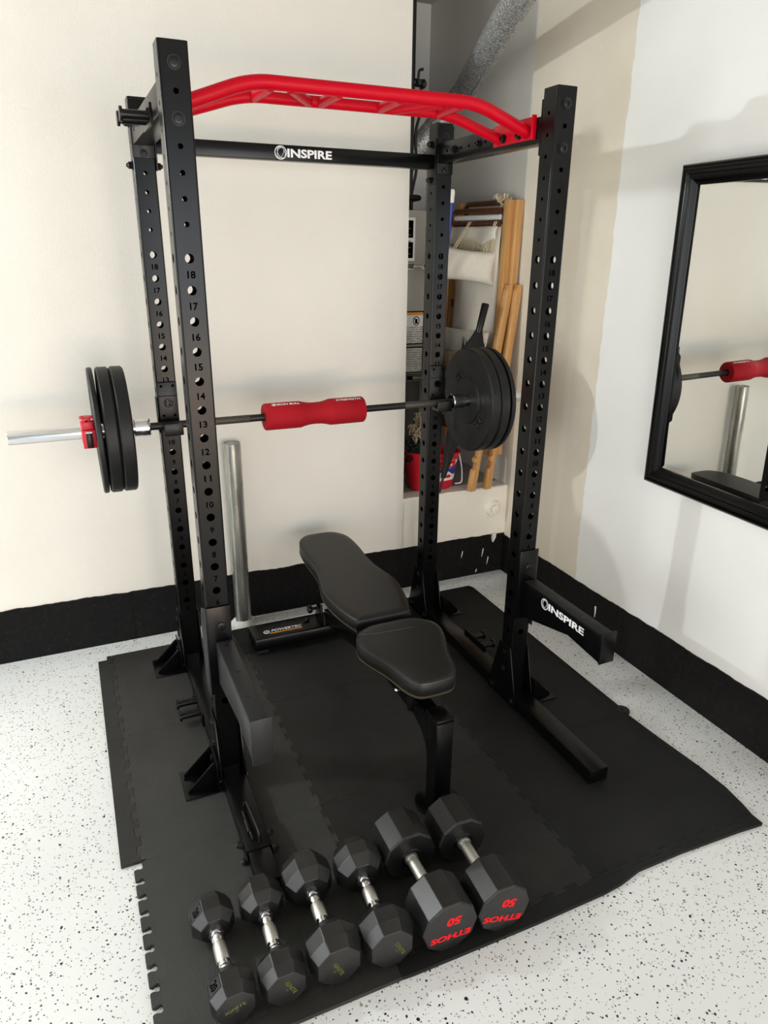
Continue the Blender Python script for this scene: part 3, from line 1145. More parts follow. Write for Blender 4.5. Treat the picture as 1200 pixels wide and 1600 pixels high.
for s, sd in ((-1, 'left'), (1, 'right')):
    plate(.702, .748, s, 'thick black rubber bumper plate innermost on the %s end of the barbell' % sd, 'bumper plates on the barbell')
    plate(.7505, .793, s, 'thick black bumper plate, middle of three on the %s barbell end' % sd, 'bumper plates on the barbell')
    plate(.8005, .819, s, 'thin black rubber bumper plate outermost on the %s end of the barbell' % sd, 'bumper plates on the barbell', -.012 if s < 0 else 0)

cl = thing('barbell_clamp', (-.252, BY, BZ), 'red plastic clamp collar with black lever on the left barbell sleeve', 'clamp')
MB().lathe([(-.024, .0256), (-.024, .039), (-.022, .041), (.020, .041), (.022, .039), (.022, .0256)], cl.location, (1, 0, 0), 28, caps=False).build('collar_ring', red_plastic, cl)
hz = MB()
hz.box((-.274, BY - .050, BZ + .018), (-.234, BY - .026, BZ + .046))
hz.box((-.270, BY - .040, BZ + .030), (-.240, BY + .012, BZ + .058))
hz.box((-.277, BY - .036, BZ + .054), (-.262, BY - .016, BZ + .063))
hz.box((-.248, BY - .036, BZ + .054), (-.231, BY - .016, BZ + .063))
hz.build('hinge_block', red_plastic, cl, bevel=.003)
hz = MB()
hz.box((-.274, BY - .048, BZ - .050), (-.229, BY - .030, BZ + .016))
hz.build('lever_housing', red_plastic, cl, bevel=.003)
MB().box((-.262, BY - .056, BZ - .047), (-.241, BY - .0482, BZ + .006)).build('lever', gloss, cl, bevel=.003)
MB().box((-.262, BY - .0545, BZ + .006), (-.241, BY - .049, BZ + .0105)).build('lever_edge', plastic_w, cl)
MB().lathe([(0, .006), (.002, .006)], (-.254, BY - .040, BZ + .0445), (0, -1, .4), 12).build('pivot_pin', num_m, cl)

# ------------------------------------------------------------------ bench
bench = thing('weight_bench', (.64, .1, MT), 'black padded adjustable weight bench lying flat inside the power rack', 'bench')


def outline(hw, axis, n=6):
    """closed smooth outline from half widths along the axis"""
    L = [(axis(y) - h, y) for y, h in hw]
    R = [(axis(y) + h, y) for y, h in hw]
    ctrl = R + L[::-1]
    out = []
    m = len(ctrl)
    for i in range(m):
        p0, p1, p2, p3 = [Vector(ctrl[(i + k - 1) % m]) for k in range(4)]
        for k in range(n):
            t = k / n
            out.append(.5 * ((2 * p1) + (-p0 + p2) * t + (2 * p0 - 5 * p1 + 4 * p2 - p3) * t * t + (-p0 + 3 * p1 - 3 * p2 + p3) * t ** 3))
    return out


def inset(poly, d):
    n = len(poly)
    res = []
    for i in range(n):
        t = (poly[(i + 1) % n] - poly[i - 1]).normalized()
        nrm = Vector((-t.y, t.x))
        res.append(poly[i] + nrm * d)
    return res


def shrink(hw, d):
    y0, y1 = hw[0][0], hw[-1][0]
    c, L = (y0 + y1) / 2, abs(y1 - y0)
    return [(c + (y - c) * (1 - 2 * d / L), max(h - d * min(1, h / .07), .004)) for y, h in hw]


def cushion(name, hw, axis, zt, th):
    poly = outline(hw, axis)
    area = sum(poly[i - 1].x * poly[i].y - poly[i].x * poly[i - 1].y for i in range(len(poly)))
    if area < 0:
        poly = poly[::-1]
    zb_ = zt - th
    mb = MB()
    rings = []
    for d, z in ((.004, zb_), (0, zb_ + .004), (-.001, zb_ + th * .5), (0, zt - .014), (.002, zt - .008), (.006, zt - .0035), (.013, zt - .0008), (.03, zt)):
        rings.append([(p.x, p.y, z) for p in outline(shrink(hw, d), axis)])
    mb.ringed(rings)
    c = mb.build(name, vinyl, bench, smooth=60)
    tb = MB().tube([(p.x, p.y, zt - .0075) for p in inset(poly, .0015)], .0024, 6, True)
    tb.build('piping', piping_m, c)
    for dz in (.002, -.004):
        MB().tube([(p.x, p.y, zb_ + dz) for p in inset(poly, -.0005 if dz > 0 else .002)], .0012, 5, True).build('stitching', stitch_m, c)
    base = MB()
    base.ringed([[(p.x, p.y, z) for p in inset(poly, d)] for d, z in ((.012, zb_ - .014), (.004, zb_ - .010), (.003, zb_ - .0005))])
    base.build('backing_board', gloss, c)
    return c


ax_b = lambda y: .6335 + .042 * y
back = cushion('back_pad', [(.100, .091), (.112, .103), (.16, .121), (.22, .136), (.30, .148), (.37, .150), (.45, .138), (.53, .124), (.62, .121), (.72, .124), (.81, .121), (.87, .111), (.915, .085), (.940, .045)], ax_b, .455, .050)
ax_s = lambda y: .6375 + .03 * y
cushion('seat_pad', [(.060, .055), (.050, .092), (.028, .126), (-.005, .149), (-.045, .155), (-.10, .143), (-.16, .120), (-.21, .104), (-.265, .092), (-.305, .076), (-.332, .045)], ax_s, .452, .055)
fold = MB().tube([(.497, .010, .4518), (.56, -.006, .4522), (.64, -.012, .4522), (.70, -.014, .452)], .0012, 5)
fold.build('seam', piping_m, bench)
fr = MB()
fr.box((.592, -.405, MT + .014), (.650, -.345, .338))
post = fr.build('front_post', steel, bench, bevel=.003)
MB().box((.5915, -.4055, .338), (.6505, -.330, .352)).build('post_cap', steel, post, bevel=.002)
fd = MB()
fd.prism([(.621 + .073 * math.cos(t) * (1 if math.sin(t) < 0 else 1), -.372 + .066 * math.sin(t)) for t in [2 * PI * k / 36 for k in range(36)]], lambda u, v, t: (u, v, t), MT, MT + .014)
fd.build('foot_plate', steel, post, bevel=.003)
mb = MB()
mb.prism([(-.3455, .330), (-.3455, .150), (-.328, .215), (-.295, .250), (-.24, .268), (.10, .268), (.10, .330)], lambda u, v, t: (t, u, v), .595, .647)
mb.build('seat_beam', steel, bench, bevel=.002)
mb = MB()
mb.bar((.635, .06, .300), (.655, .74, .125), .056, .070)
mb.build('main_beam', steel, bench, bevel=.003)
mb = MB()
mb.bar((.625, -.22, .372), (.632, .03, .372), .045, .036)
mb.bar((.625, -.20, .330), (.625, -.20, .362), .04, .05, (0, 1, 0))
mb.bar((.632, .00, .330), (.632, .00, .362), .04, .05, (0, 1, 0))
mb.build('seat_bracket', steel, bench, bevel=.002)
mb = MB()
for dx in (-.05, .05):
    mb.bar((.640 + dx, .11, .378), (.664 + dx, .80, .378), .03, .036)
mb.bar((.64, .42, .27), (.65, .45, .375), .05, .02, (1, 0, 0))
mb.bar((.645, .62, .20), (.655, .70, .375), .05, .02, (1, 0, 0))
mb.build('back_bracket', steel, bench, bevel=.002)
mb = MB().prism([(.08, .395), (.08, .262), (.20, .262), (.24, .30), (.24, .36)], lambda u, v, t: (t, u, v), .596, .602)
mb.prism([(.08, .395), (.08, .262), (.20, .262), (.24, .30), (.24, .36)], lambda u, v, t: (t, u, v), .672, .678)
mb.build('hinge_plate', steel, bench, bevel=.001)
kn = MB().lathe([(0, .010), (.03, .0125), (.06, .0125), (.066, .009)], (.574, -.262, .372), (0, .06, -1), 14)
k_ = kn.build('pull_knob', gloss, bench)
MB().lathe([(0, .0045), (.003, .0065), (.007, .0055), (.010, .0015)], (.530, -.247, .385), (-1, -.4, .3), 12).build('chrome_tip', chrome, k_)
MB().tube([(.60, -.25, .374), (.532, -.247, .385)], .004, 8).build('pin', bolt_m, k_)
rb = MB().prism([(.712, MT + .020), (.712, .086), (.716, .092), (.842, .092), (.846, .088), (.846, MT + .020)], lambda u, v, t: (t, u, v), .298, 1.018)
rear = rb.build('rear_foot_beam', steel, bench, bevel=.004)
for x in (.302, .96):
    MB().box((x, .716, MT + .0036), (x + .055, .842, MT + .0205)).build('rubber_foot', rubber, rear, bevel=.002)
br = MB()
br.prism([(.725, .088), (.833, .088), (.80, .165), (.745, .185)], lambda u, v, t: (t, u, v), .610, .618)
br.prism([(.725, .088), (.833, .088), (.80, .165), (.745, .185)], lambda u, v, t: (t, u, v), .690, .698)
br.build('rear_bracket', steel, bench, bevel=.001)
pn = MB().lathe([(0, .0165), (.004, .019), (.014, .019), (.018, .016), (.018, .007), (.05, .007)], (.552, .752, .170), (1, 0, 0), 18)
pn.build('adjusting_pin', gloss, bench)
MB().lathe([(0, .012), (.006, .014), (.012, .008)], (.555, .79, .092), (0, 0, 1), 14).build('knob', gloss, rear)
bt = text('brand_lettering', 'POWERTEC', white_print, rear, (.382, .755, .0922), (1, -.02, 0), (.3, 1, 0), .137, .021, .0004, bold=.03)
MB().prism([(.372, .742), (.520, .739), (.523, .746), (.375, .749)], lambda u, v, t: (u, v, t), .0922, .0927).build('underline', orange_print, rear)
em = MB().tube([(.362 + .013 * math.cos(2 * PI * k / 18), .761 + .011 * math.sin(2 * PI * k / 18), .0925) for k in range(18)], .0018, 5, True)
em.box((.356, .759, .0922), (.368, .762, .0927))
em.build('emblem', white_print, rear)

# ------------------------------------------------------------------ dumbbells
def dumbbell(label, x, yn, r, head, gap, ang, kind, n, face):
    """lies along y; yn = y of the near face; r = half width across flats"""
    L = 2 * head + gap
    yc = yn + L / 2
    x = x - math.sin(ang) * L / 2
    ri = r / math.cos(PI / n)
    root = thing('dumbbell', (x, yc, MT + r), label, 'dumbbell', 'dumbbells in a row on the mat')
    O = Vector(root.location)
    rot = PI / n + PI / 2
    hand = MB()
    g = gap / 2
    if kind == 'ignite':
        hand.lathe([(-g - .004, .019), (-g + .008, .019), (-g + .010, .0142), (-g + .020, .0142), (-g + .022, .0165), (-g + .030, .0165), (-g + .034, .0150), (-.02, .0168), (0, .0173), (.02, .0168),
                    (g - .034, .0150), (g - .030, .0165), (g - .022, .0165), (g - .020, .0142), (g - .010, .0142), (g - .008, .019), (g + .004, .019)], O, (0, 1, 0), 22)
    else:
        hand.lathe([(-g - .004, .0205), (-g + .008, .0205), (-g + .009, .0170), (g - .009, .0170), (g - .008, .0205), (g + .004, .0205)], O, (0, 1, 0), 22)
    hand.build('handle', chrome if kind == 'ignite' else knurl, root)
    if kind == 'ignite':
        gr = MB().lathe([(-g + .036, .0154), (-.02, .0171), (0, .0176), (.02, .0171), (g - .036, .0154)], O, (0, 1, 0), 22)
        gr.build('knurled_grip', knurl, root)
    for s in (-1, 1):
        mb = MB()
        if kind == 'ignite':
            prof = [(g, .024), (g + .002, ri * .66), (g + head * .30, ri), (g + head * .70, ri), (g + head, ri * .82)]
        else:
            prof = [(g, .026), (g + .001, .036), (g + .002, ri * .955), (g + .008, ri), (g + head - .004, ri), (g + head, ri * .965)]
        mb.lathe(prof, O, (0, s, 0), n, rot)
        h = mb.build('weight_head', head_m, root, bevel=.0016, smooth=0)
        if kind == 'ethos':
            ring = MB().lathe([(g - .003, .019), (g - .003, .027), (g + .0005, .030)], O, (0, s, 0), 24)
            ring.build('handle_collar', gloss, h)
        if kind == 'ignite' and '20' in face:
            # raised frame with the weight on the upper left flank
            a = PI - 2 * PI / n * .5 * 2 + 0
            a = PI - PI / 4
            nrm = Vector((math.cos(a), 0, math.sin(a)))
            tng = Vector((0, -1, 0))
            upv = nrm.cross(tng)
            c = O + nrm * (r + .0004) + Vector((0, s * (g + head * .48), 0))
            hw, hh = head * .17, r * .36
            fm = MB()
            q = [c + tng * (sx * hw) + upv * (sz * hh) for sx, sz in ((-1, -1), (1, -1), (1, 1), (-1, 1))]
            fm.tube(q, .0012, 5, True)
            fm.build('number_frame', gloss, h)
            text('number_mark', '20', num_m, h, c - upv * hh * .55 - tng * hw * .7, tng, upv, hw * 1.4, hh * 1.1, .0006, bold=.02)
    yf = O.y - L / 2
    if kind == 'ignite':
        a = face[1]
        rt_, up_ = Vector((math.cos(a), 0, math.sin(a))), Vector((-math.sin(a), 0, math.cos(a)))
        c = Vector((O.x + face[2], yf, O.z + face[3]))
        text('brand_print', 'IGNITE', green_print, root, c - rt_ * .0245 - up_ * .0055, rt_, up_, .049, .011, .0007, bold=.01)
        MB().prism([(-.004, -.0012), (.004, -.0012), (.004, .0012), (-.004, .0012)], lambda u, v, t: c + rt_ * u + up_ * (v - .011) + Vector((0, -t, 0)), .0003, .0006).build('print_dash', grey_print, root)
    else:
        a = face[1]
        rt_, up_ = Vector((math.cos(a), 0, math.sin(a))), Vector((-math.sin(a), 0, math.cos(a)))
        c = Vector((O.x, yf, O.z))
        text('weight_print', '50', red_print, root, c + rt_ * -.028 + up_ * -.034, rt_, up_, .042, .027, .0006, bold=.05, shear=.1)
        text('brand_print', 'ETHOS', red_print, root, c + rt_ * -.060 + up_ * .019, rt_, up_, .116, .0195, .0006, bold=.045, shear=.1)
    root.rotation_euler = (0, 0, ang)
    return root


R_ = math.radians
dumbbell('black octagonal dumbbell with 20 on its flank, leftmost of the row', -.128, -.817, .054, .088, .125, R_(1.3), 'ignite', 8, ('20', R_(15), -.001, .004))
dumbbell('black octagonal dumbbell with scuffed grey end, second from the left', -.0095, -.820, .056, .090, .125, R_(-1.0), 'ignite', 8, ('25', R_(-65), .010, .003))
dumbbell('black octagonal dumbbell with olive lettering, third from the left', .1210, -.822, .065, .100, .122, R_(-1.0), 'ignite', 8, ('40', R_(-66), -.003, -.006))
dumbbell('black octagonal dumbbell between another octagonal and a red-lettered one', .2555, -.832, .065, .100, .122, R_(-3.1), 'ignite', 8, ('40', R_(-65), .020, -.003))
dumbbell('thick round-headed black dumbbell with red 50, second from the right', .4125, -.8426, .0745, .118, .120, R_(-.5), 'ethos', 10, ('50', R_(177)))
dumbbell('thick round-headed black dumbbell with red 50, rightmost of the row', .568, -.8492, .072, .118, .120, R_(-2.8), 'ethos', 10, ('50', R_(166)))

# ------------------------------------------------------------------ bollard by the back wall
bo = thing('steel_bollard', (.320, 1.042, 0), 'short weathered galvanized pipe bollard set in the floor by the back wall', 'bollard')
pp_ = []
for i in range(25):
    t = i / 24
    pp_.append((.875 * t + .012, .0375 + (random.uniform(-.0006, .0006))))
MB().lathe(pp_ + [(.892, .0375), (.892, .033), (.886, .032)], bo.location, (0, 0, 1), 28).build('pipe', pipe_m, bo)
MB().lathe([(.870, .032), (.8885, .0325), (.891, .024), (.893, .012), (.892, 0)], bo.location, (0, 0, 1), 24, caps=False).build('concrete_fill', grey_cement, bo)
cm = MB()
rings = []
for rr, z in ((.056, 0), (.054, .010), (.047, .019), (.040, .027), (.0374, .030)):
    rings.append([(.320 + (rr + .004 * math.sin(3 * t) + .002 * math.sin(7 * t)) * math.cos(t), 1.042 + min(.056, (rr + .004 * math.sin(3 * t)) * math.sin(t)), z + .002 * math.sin(5 * t) * (z > 0)) for t in [2 * PI * k / 32 for k in range(32)]])
cm.ringed(rings)
cm.build('cement_collar', cement, bo, smooth=60)

# painted plug in the ledge wall
pc = thing('pipe_plug', (1.716, YB, .379), 'round cream-painted pipe plug on the low wall under the alcove', 'plug')
MB().lathe([(-.002, .058), (.003, .056), (.005, .047), (.026, .044), (.030, .041), (.030, .034), (.022, .031), (.022, 0)], pc.location, (0, -1, 0), 28, caps=False).build('plug_rim', ledge_m, pc)
MB().lathe([(.020, .022), (.031, .021), (.032, .018), (.032, 0)], pc.location, (0, -1, 0), 20, caps=False).build('plug_cap', ledge_m, pc)

# ------------------------------------------------------------------ mirror on the right wall
MY0, MY1, MZ0, MZ1 = -.66, .100, .829, 1.972
mir = thing('wall_mirror', (XR - .001, MY1, MZ0), 'large rectangular mirror in a black moulded frame hung on the right wall', 'mirror')
prof = [(o * .93, d) for o, d in [(0, 0), (0, .024), (.006, .030), (.016, .033), (.030, .032), (.036, .027), (.040, .0265), (.044, .029), (.050, .027), (.060, .018), (.066, .016), (.072, .012), (.072, 0)]]


def mp(y, z, d):
    return (XR - .001 - d, y, z)


cor = [(MY0, MZ0, 1, 1), (MY1, MZ0, -1, 1), (MY1, MZ1, -1, -1), (MY0, MZ1, 1, -1)]
for i in range(4):
    a, b = cor[i], cor[(i + 1) % 4]
    mb = MB()
    mb.ringed([[mp(y + sy * o, z + sz * o, d) for o, d in prof] for y, z, sy, sz in (a, b)])
    mb.build('frame_rail', frame_m, mir, smooth=50)
gl = MB()
iw, bw = .0655, .024
q0 = [mp(y + sy * iw, z + sz * iw, .0065) for y, z, sy, sz in cor]
q1 = [mp(y + sy * (iw + bw), z + sz * (iw + bw), .0068) for y, z, sy, sz in cor]
gl.add(q1, [(0, 1, 2, 3)])
gl.add(q0 + q1, [(k, (k + 1) % 4, 4 + (k + 1) % 4, 4 + k) for k in range(4)])
gl.build('mirror_glass', glass_m, mir, smooth=0)

mir.rotation_euler = (0, -.022, -.022)          # hangs leaning a little forward and turned

# ------------------------------------------------------------------ flue duct through the alcove
duct = thing('flue_duct', (1.44, 1.72, 1.99), 'spangled galvanized steel flue duct rising diagonally out of the alcove', 'duct')
P0, P1, P2 = Vector((1.128, -.06, 2.605)), Vector((1.722, 1.640, 2.425)), Vector((1.40, 1.73, 2.05))
R1 = .057
dd = (P1 - P0).normalized()
d2 = (P2 - P1).normalized()
MB().tube([P0, P1 - dd * .07], R1, 32).build('upper_pipe', galv, duct)
MB().tube([P1 + d2 * .07, P2], R1, 32).build('lower_pipe', galv, duct)
MB().tube(fillet([P1 - dd * .10, P1, P1 + d2 * .10], .09, 6), R1 * 1.03, 32).build('elbow', galv, duct)
MB().tube(fillet([P0 + dd * .09, P0, (1.06, -.20, ZC)], .09, 6), R1 * 1.03, 32).build('elbow', galv, duct)
for c in (P1 - dd * .10, P1 - dd * .085):
    MB().tube([c - dd * .004, c + dd * .004], R1 * 1.07, 32).build('crimp_ring', galv, duct)
mb = MB()
for ang in (2.2,):
    a = dd.orthogonal().normalized()
    b = dd.cross(a)
    e = a * math.cos(ang) + b * math.sin(ang)
    mb.bar(P0 + dd * .12 + e * (R1 + .001), P1 - dd * .12 + e * (R1 + .001), .008, .004, e)
mb.build('lock_seam', galv, duct)

# ------------------------------------------------------------------ water heater / furnace cabinet behind the wall
FY = 1.50
fx1 = 1.470
fur = thing('furnace_cabinet', (1.15, FY + .3, LZ), 'grey enamel furnace cabinet with printed labels, half hidden behind the wall', 'furnace')
MB().box((.82, FY, 1.015), (fx1, FY + .55, 1.872)).build('upper_casing', heater_m, fur, bevel=.004)
MB().box((.82, FY + .008, LZ + .002), (fx1 - .006, FY + .55, 1.013)).build('lower_casing', heater_dark, fur, bevel=.004)
wn = MB().box((1.16, FY - .008, 1.632), (1.405, FY - .0004, 1.838)).build('sight_panel', plastic_w, fur, bevel=.002)
for z0, z1 in ((1.742, 1.824), (1.646, 1.722)):
    MB().box((1.17, FY - .0095, z0), (1.393, FY - .0082, z1)).build('dark_pane', num_m, wn)
lt = MB()
for k in range(5):
    lt.box((1.352, FY - .0105, 1.664 + k * .03), (1.380, FY - .0097, 1.668 + k * .03))
lt.build('print', grey_print, wn)
la = MB().box((1.30, FY - .012, 1.588), (1.402, FY - .0004, 1.622))
la = la.build('latch', chrome, fur, bevel=.003)
MB().tube([(1.40, FY - .010, 1.606), (1.455, FY - .010, 1.604)], .006, 10).build('latch_bolt', knurl, la)
MB().box((1.448, FY - .014, 1.594), (1.462, FY - .0004, 1.616)).build('catch', chrome, la, bevel=.002)
for (z0, z1, hdr) in ((1.212, 1.384, True), (1.062, 1.200, False)):
    pl = MB().box((1.12, FY - .0025, z0), (1.468, FY - .0004, z1)).build('rating_label', num_m, fur)
    MB().box((1.13, FY - .0032, z0 + .006), (1.464, FY - .0026, z1 - .006)).build('print', label_m, pl)
    if hdr:
        MB().box((1.13, FY - .0042, z1 - .020), (1.464, FY - .0033, z1 - .006)).build('header', orange_print, pl)
        MB().box((1.13, FY - .0042, z1 - .080), (1.464, FY - .0033, z1 - .021)).build('picture_field', plastic_w, pl)
        pg = MB().tube([(1.424 + .017 * math.cos(2 * PI * k / 20), FY - .0048, z1 - .050 + .022 * math.sin(2 * PI * k / 20)) for k in range(20)], .0022, 5, True)
        pg.tube([(1.413, FY - .0048, z1 - .035), (1.435, FY - .0048, z1 - .065)], .0022, 5)
        pg.box((1.417, FY - .0048, z1 - .064), (1.431, FY - .0043, z1 - .040))
        pg.build('warning_pictogram', num_m, pl)
sw = MB().box((1.30, FY - .022, 1.022), (1.462, FY - .0004, 1.056)).build('control_box', heater_dark, fur, bevel=.003)
MB().box((1.37, FY - .026, 1.030), (1.398, FY - .0222, 1.048)).build('switch', num_m, sw)
MB().tube([(1.40, FY - .026, 1.038), (1.455, FY - .026, 1.036)], .007, 10).build('tube_fitting', pipe_m, sw)
# flue collar and small pipes on the top
fl = MB().lathe([(0, .075), (.02, .075), (.03, .063), (.145, .063)], (1.40, FY + .23, 1.872), (0, 0, 1), 24)
fl.build('flue_collar', galv, fur)
tp = MB()
tp.tube(fillet([(1.30, FY + .05, 1.872), (1.30, FY + .05, 1.93), (1.47, FY + .08, 1.935), (1.50, FY + .25, 1.935)], .03), .014, 10)
tp.tube(fillet([(1.43, FY + .10, 1.872), (1.43, FY + .10, 1.97), (1.45, FY + .16, 2.06), (1.42, FY + .4, 2.06)], .05), .010, 10)
tp.build('top_piping', dark_pipe, fur)

gp = thing('gas_pipe', (1.285, 1.28, 2.0), 'black iron gas pipe with a valve just inside the alcove edge', 'pipe')
MB().tube([(1.272, 1.30, 1.93), (1.272, 1.30, ZC)], .019, 14).build('riser', dark_pipe, gp)
v = MB()
v.tube([(1.272, 1.30, 2.385), (1.318, 1.28, 2.380)], .016, 12)
v.lathe([(0, .021), (.02, .021), (.022, .012)], (1.305, 1.285, 2.371), (0, 0, 1), 12)
v.tube(fillet([(1.300, 1.285, 2.39), (1.302, 1.28, 2.43), (1.322, 1.28, 2.435)], .01), .006, 8)
v.lathe([(0, .018), (.012, .020), (.02, .012)], (1.315, 1.28, 2.378), (1, 0, 0), 12)
v.lathe([(0, .02), (.03, .02)], (1.272, 1.30, 2.35), (0, 0, 1), 6)
v.build('valve', dark_pipe, gp)
MB().tube(fillet([(1.315, 1.29, 2.375), (1.335, 1.30, 2.30), (1.295, 1.30, 2.18), (1.325, 1.32, 2.05), (1.31, 1.35, 1.93)], .05), .007, 8).build('flexible_hose', dark_pipe, gp)

# ------------------------------------------------------------------ folded wooden deck chairs in the alcove


def chair(org, wdir, label, foot, extra):
    """folded sling chair standing on the ledge; org = foot of its right rail, wdir = direction across to the left rail"""
    O = Vector(org)
    U = Vector(wdir).normalized()
    N = Vector((-U.y, U.x, 0))
    if N.y > 0:
        N = -N
    Wd = .43
    root = thing('folding_chair', O, label, 'chair', 'folded deck chairs in the alcove')

    def P(u, n, z):
        return O + U * u + N * n + Vector((0, 0, z))

    def rail(name, u, n0, z0, n1, z1, wd, th, mat=wood_m, lean=0.0, parent=root):
        mb = MB()
        mb.bar(P(u, n0, z0), P(u + lean, n1, z1), th, wd, tuple(N))
        return mb.build(name, mat, parent, bevel=.004)
    for u in (.0, Wd):
        rail('side_rail', u, .034, .170, .0, 1.418, .040, .034)
        # lower leg: leans out at the foot, with a ladder of notches on its outer edge
        def Q(t, e):
            f_ = foot if u == 0 else min(foot, .11)
            return (f_ + (.004 - f_) * t + e, .004 + 1.03 * t)
        pts = [Q(0, -.018), Q(0, .018)]
        for t in (.11, .17, .24):
            pts += [Q(t, .018), Q(t + .006, .004), Q(t + .022, .003), Q(t + .036, .008), Q(t + .040, .018)]
        pts += [Q(.97, .018), Q(1.0, .008), Q(1.0, -.012), Q(.98, -.018)]
        mb = MB()
        mb.prism(pts, lambda a, b, t: P(t, a, b), u + (-.053 if u == 0 else .019), u + (-.019 if u == 0 else .053))
        mb.build('leg', wood_m, root, bevel=.002)
    for z, n in ((.30, .11), (.92, -.035)):
        mb = MB().bar(P(.02, n, z), P(Wd - .02, n, z), .024, .040)
        mb.build('cross_bar', dark_wood, root, bevel=.003)
    # dark head rail: a long slot with the white sling rod inside
    Wh = .335
    dz = 0 if extra else .036
    hd = MB()
    hd.tube([P(.030, .018, 1.372 + dz), P(Wh + .02, .018, 1.372 + dz), P(Wh + .034, .018, 1.357 + dz), P(Wh + .034, .018, 1.325 + dz), P(Wh + .02, .018, 1.310 + dz), P(.030, .018, 1.310 + dz)], .0125, 10)
    hd.build('head_rail', dark_wood, root)
    MB().tube([P(.030, .022, 1.341 + dz), P(Wh + .012, .022, 1.341 + dz)], .0125, 12).build('sling_rod', plastic_w, root)
    if not extra:
        kn_ = MB()
        for k in range(16):
            c_ = P(.10 + random.uniform(-.035, .035), .02 + random.uniform(-.008, .012), 1.41 + random.uniform(-.022, .022))
            kn_.tube(fillet([c_ + Vector([random.uniform(-.02, .02) for _ in range(3)]) for _ in range(4)], .015, 3), .0045, 6)
        tag(kn_.build('rope_knot', fringe_m, root), kind='stuff')
    # canvas sling hanging between the rails
    mb = MB()
    vs, fs = [], []
    nu, nz_ = 14, 26
    for j in range(nz_ + 1):
        t = j / nz_
        z = 1.31 - t * .86
        for i in range(nu + 1):
            s = i / nu
            u = .026 + s * (Wd - .05 - .05 * math.sin(t * PI))
            bul = 1.0 if extra else .15
            n = .012 * bul + bul * .030 * math.sin(t * PI) * math.sin(s * PI) + bul * .008 * math.sin(s * 9 + t * 5) + bul * .006 * math.sin(t * 14)
            vs.append(P(u, n, z))
    for j in range(nz_):
        for i in range(nu):
            a = j * (nu + 1) + i
            fs.append((a, a + 1, a + nu + 2, a + nu + 1))
    mb.add(vs, fs)
    sl = mb.build('sling', canvas, root, smooth=80)
    sl.modifiers.new('thickness', 'SOLIDIFY').thickness = .003
    if not extra:
        return root
    # scalloped flap with a fringe at the top, hanging fold at the foot
    for (zt, zb_, wv, nb_) in ((1.30, 1.20, .033, .040), (.80, .66, .02, .055)):
        mb = MB()
        vs, fs = [], []
        for j in range(7):
            for i in range(nu + 1):
                s = i / nu
                t = j / 6
                drop = zb_ + wv * abs(math.cos(s * PI * 2.0)) * 1.2 if wv > .03 else zb_ + .05 * (1 - s)
                vs.append(P(.03 + s * (Wd - .02), nb_ + .012 * math.sin(t * PI * .8) + .006 * math.sin(s * 14), zt + (drop - zt) * t))
        for j in range(6):
            for i in range(nu):
                a = j * (nu + 1) + i
                fs.append((a, a + 1, a + nu + 2, a + nu + 1))
        mb.add(vs, fs)
        fl_ = mb.build('flap', canvas, sl, smooth=80)
        fl_.modifiers.new('thickness', 'SOLIDIFY').thickness = .004
        fg = MB()
        for k in range(52):
            s = (k + .5) / 52
            drop = zb_ + wv * abs(math.cos(s * PI * 2.0)) * 1.2 if wv > .03 else zb_ + .05 * (1 - s)
            b0 = P(.03 + s * (Wd - .02), nb_ + .008 + .006 * math.sin(s * 14), drop + .004)
            ln_ = .065 if wv > .03 else .085
            fg.tube([b0, b0 + Vector((random.uniform(-.003, .003), random.uniform(-.003, .003), -ln_ * .5)), b0 + Vector((random.uniform(-.008, .008), random.uniform(-.008, .008), -ln_ * random.uniform(.85, 1.05)))], [.0022, .0020, .0012], 5)
        tag(fg.build('fringe', fringe_m, sl), kind='stuff')
    # head pillow hung from two cords
    pc_, PU = P(.150, .115, 1.118), Vector((-.86, .50, 0)).normalized()
    PN = Vector((-PU.y, PU.x, 0))
    mb = MB()
    vs, fs = [], []
    na, nb2 = 22, 16
    tilt = .10
    for side in (1, -1):
        for j in range(nb2 + 1):
            for i in range(na + 1):
                a, b = i / na * 2 - 1, j / nb2 * 2 - 1
                ed = (1 - abs(a) ** 2.6) * (1 - abs(b) ** 2.6)
                th = .060 * max(ed, 0) ** .48 + .0015
                th += .003 * math.sin(a * 13 + b * 4) * ed
                pin = 1 - .13 * (1 - abs(b) ** 2) * (abs(a) > 0) * abs(a) ** 6
                pin2 = 1 - .17 * (1 - abs(a) ** 2) * abs(b) ** 6
                uu, zz2 = a * .148 * pin, b * .084 * pin2
                vs.append(pc_ + PU * (uu * math.cos(tilt) - zz2 * math.sin(tilt)) + Vector((0, 0, uu * math.sin(tilt) + zz2 * math.cos(tilt))) + PN * (side * th))
    row = na + 1
    half = row * (nb2 + 1)
    for sd in (0, 1):
        for j in range(nb2):
            for i in range(na):
                a = sd * half + j * row + i
                fs.append((a, a + 1, a + row + 1, a + row))
    loop = [i for i in range(row)] + [j * row + na for j in range(1, nb2 + 1)] + [nb2 * row + i for i in range(na - 1, -1, -1)] + [j * row for j in range(nb2 - 1, 0, -1)]
    for k in range(len(loop)):
        a, b = loop[k], loop[(k + 1) % len(loop)]
        fs.append((a, b, half + b, half + a))
    mb.add(vs, fs)
    pil = mb.build('head_pillow', canvas, root, smooth=80)
    cd = MB()
    for du, ut in ((-.085, .04), (.065, .22)):
        top = P(ut, .036, 1.322)
        for q in (0, .012):
            cd.tube([top + U * q, pc_ + PU * (du + q) + Vector((0, 0, .066 + du * .1))], .0028, 6)
    cd.build('pillow_cord', fringe_m, pil)
    return root


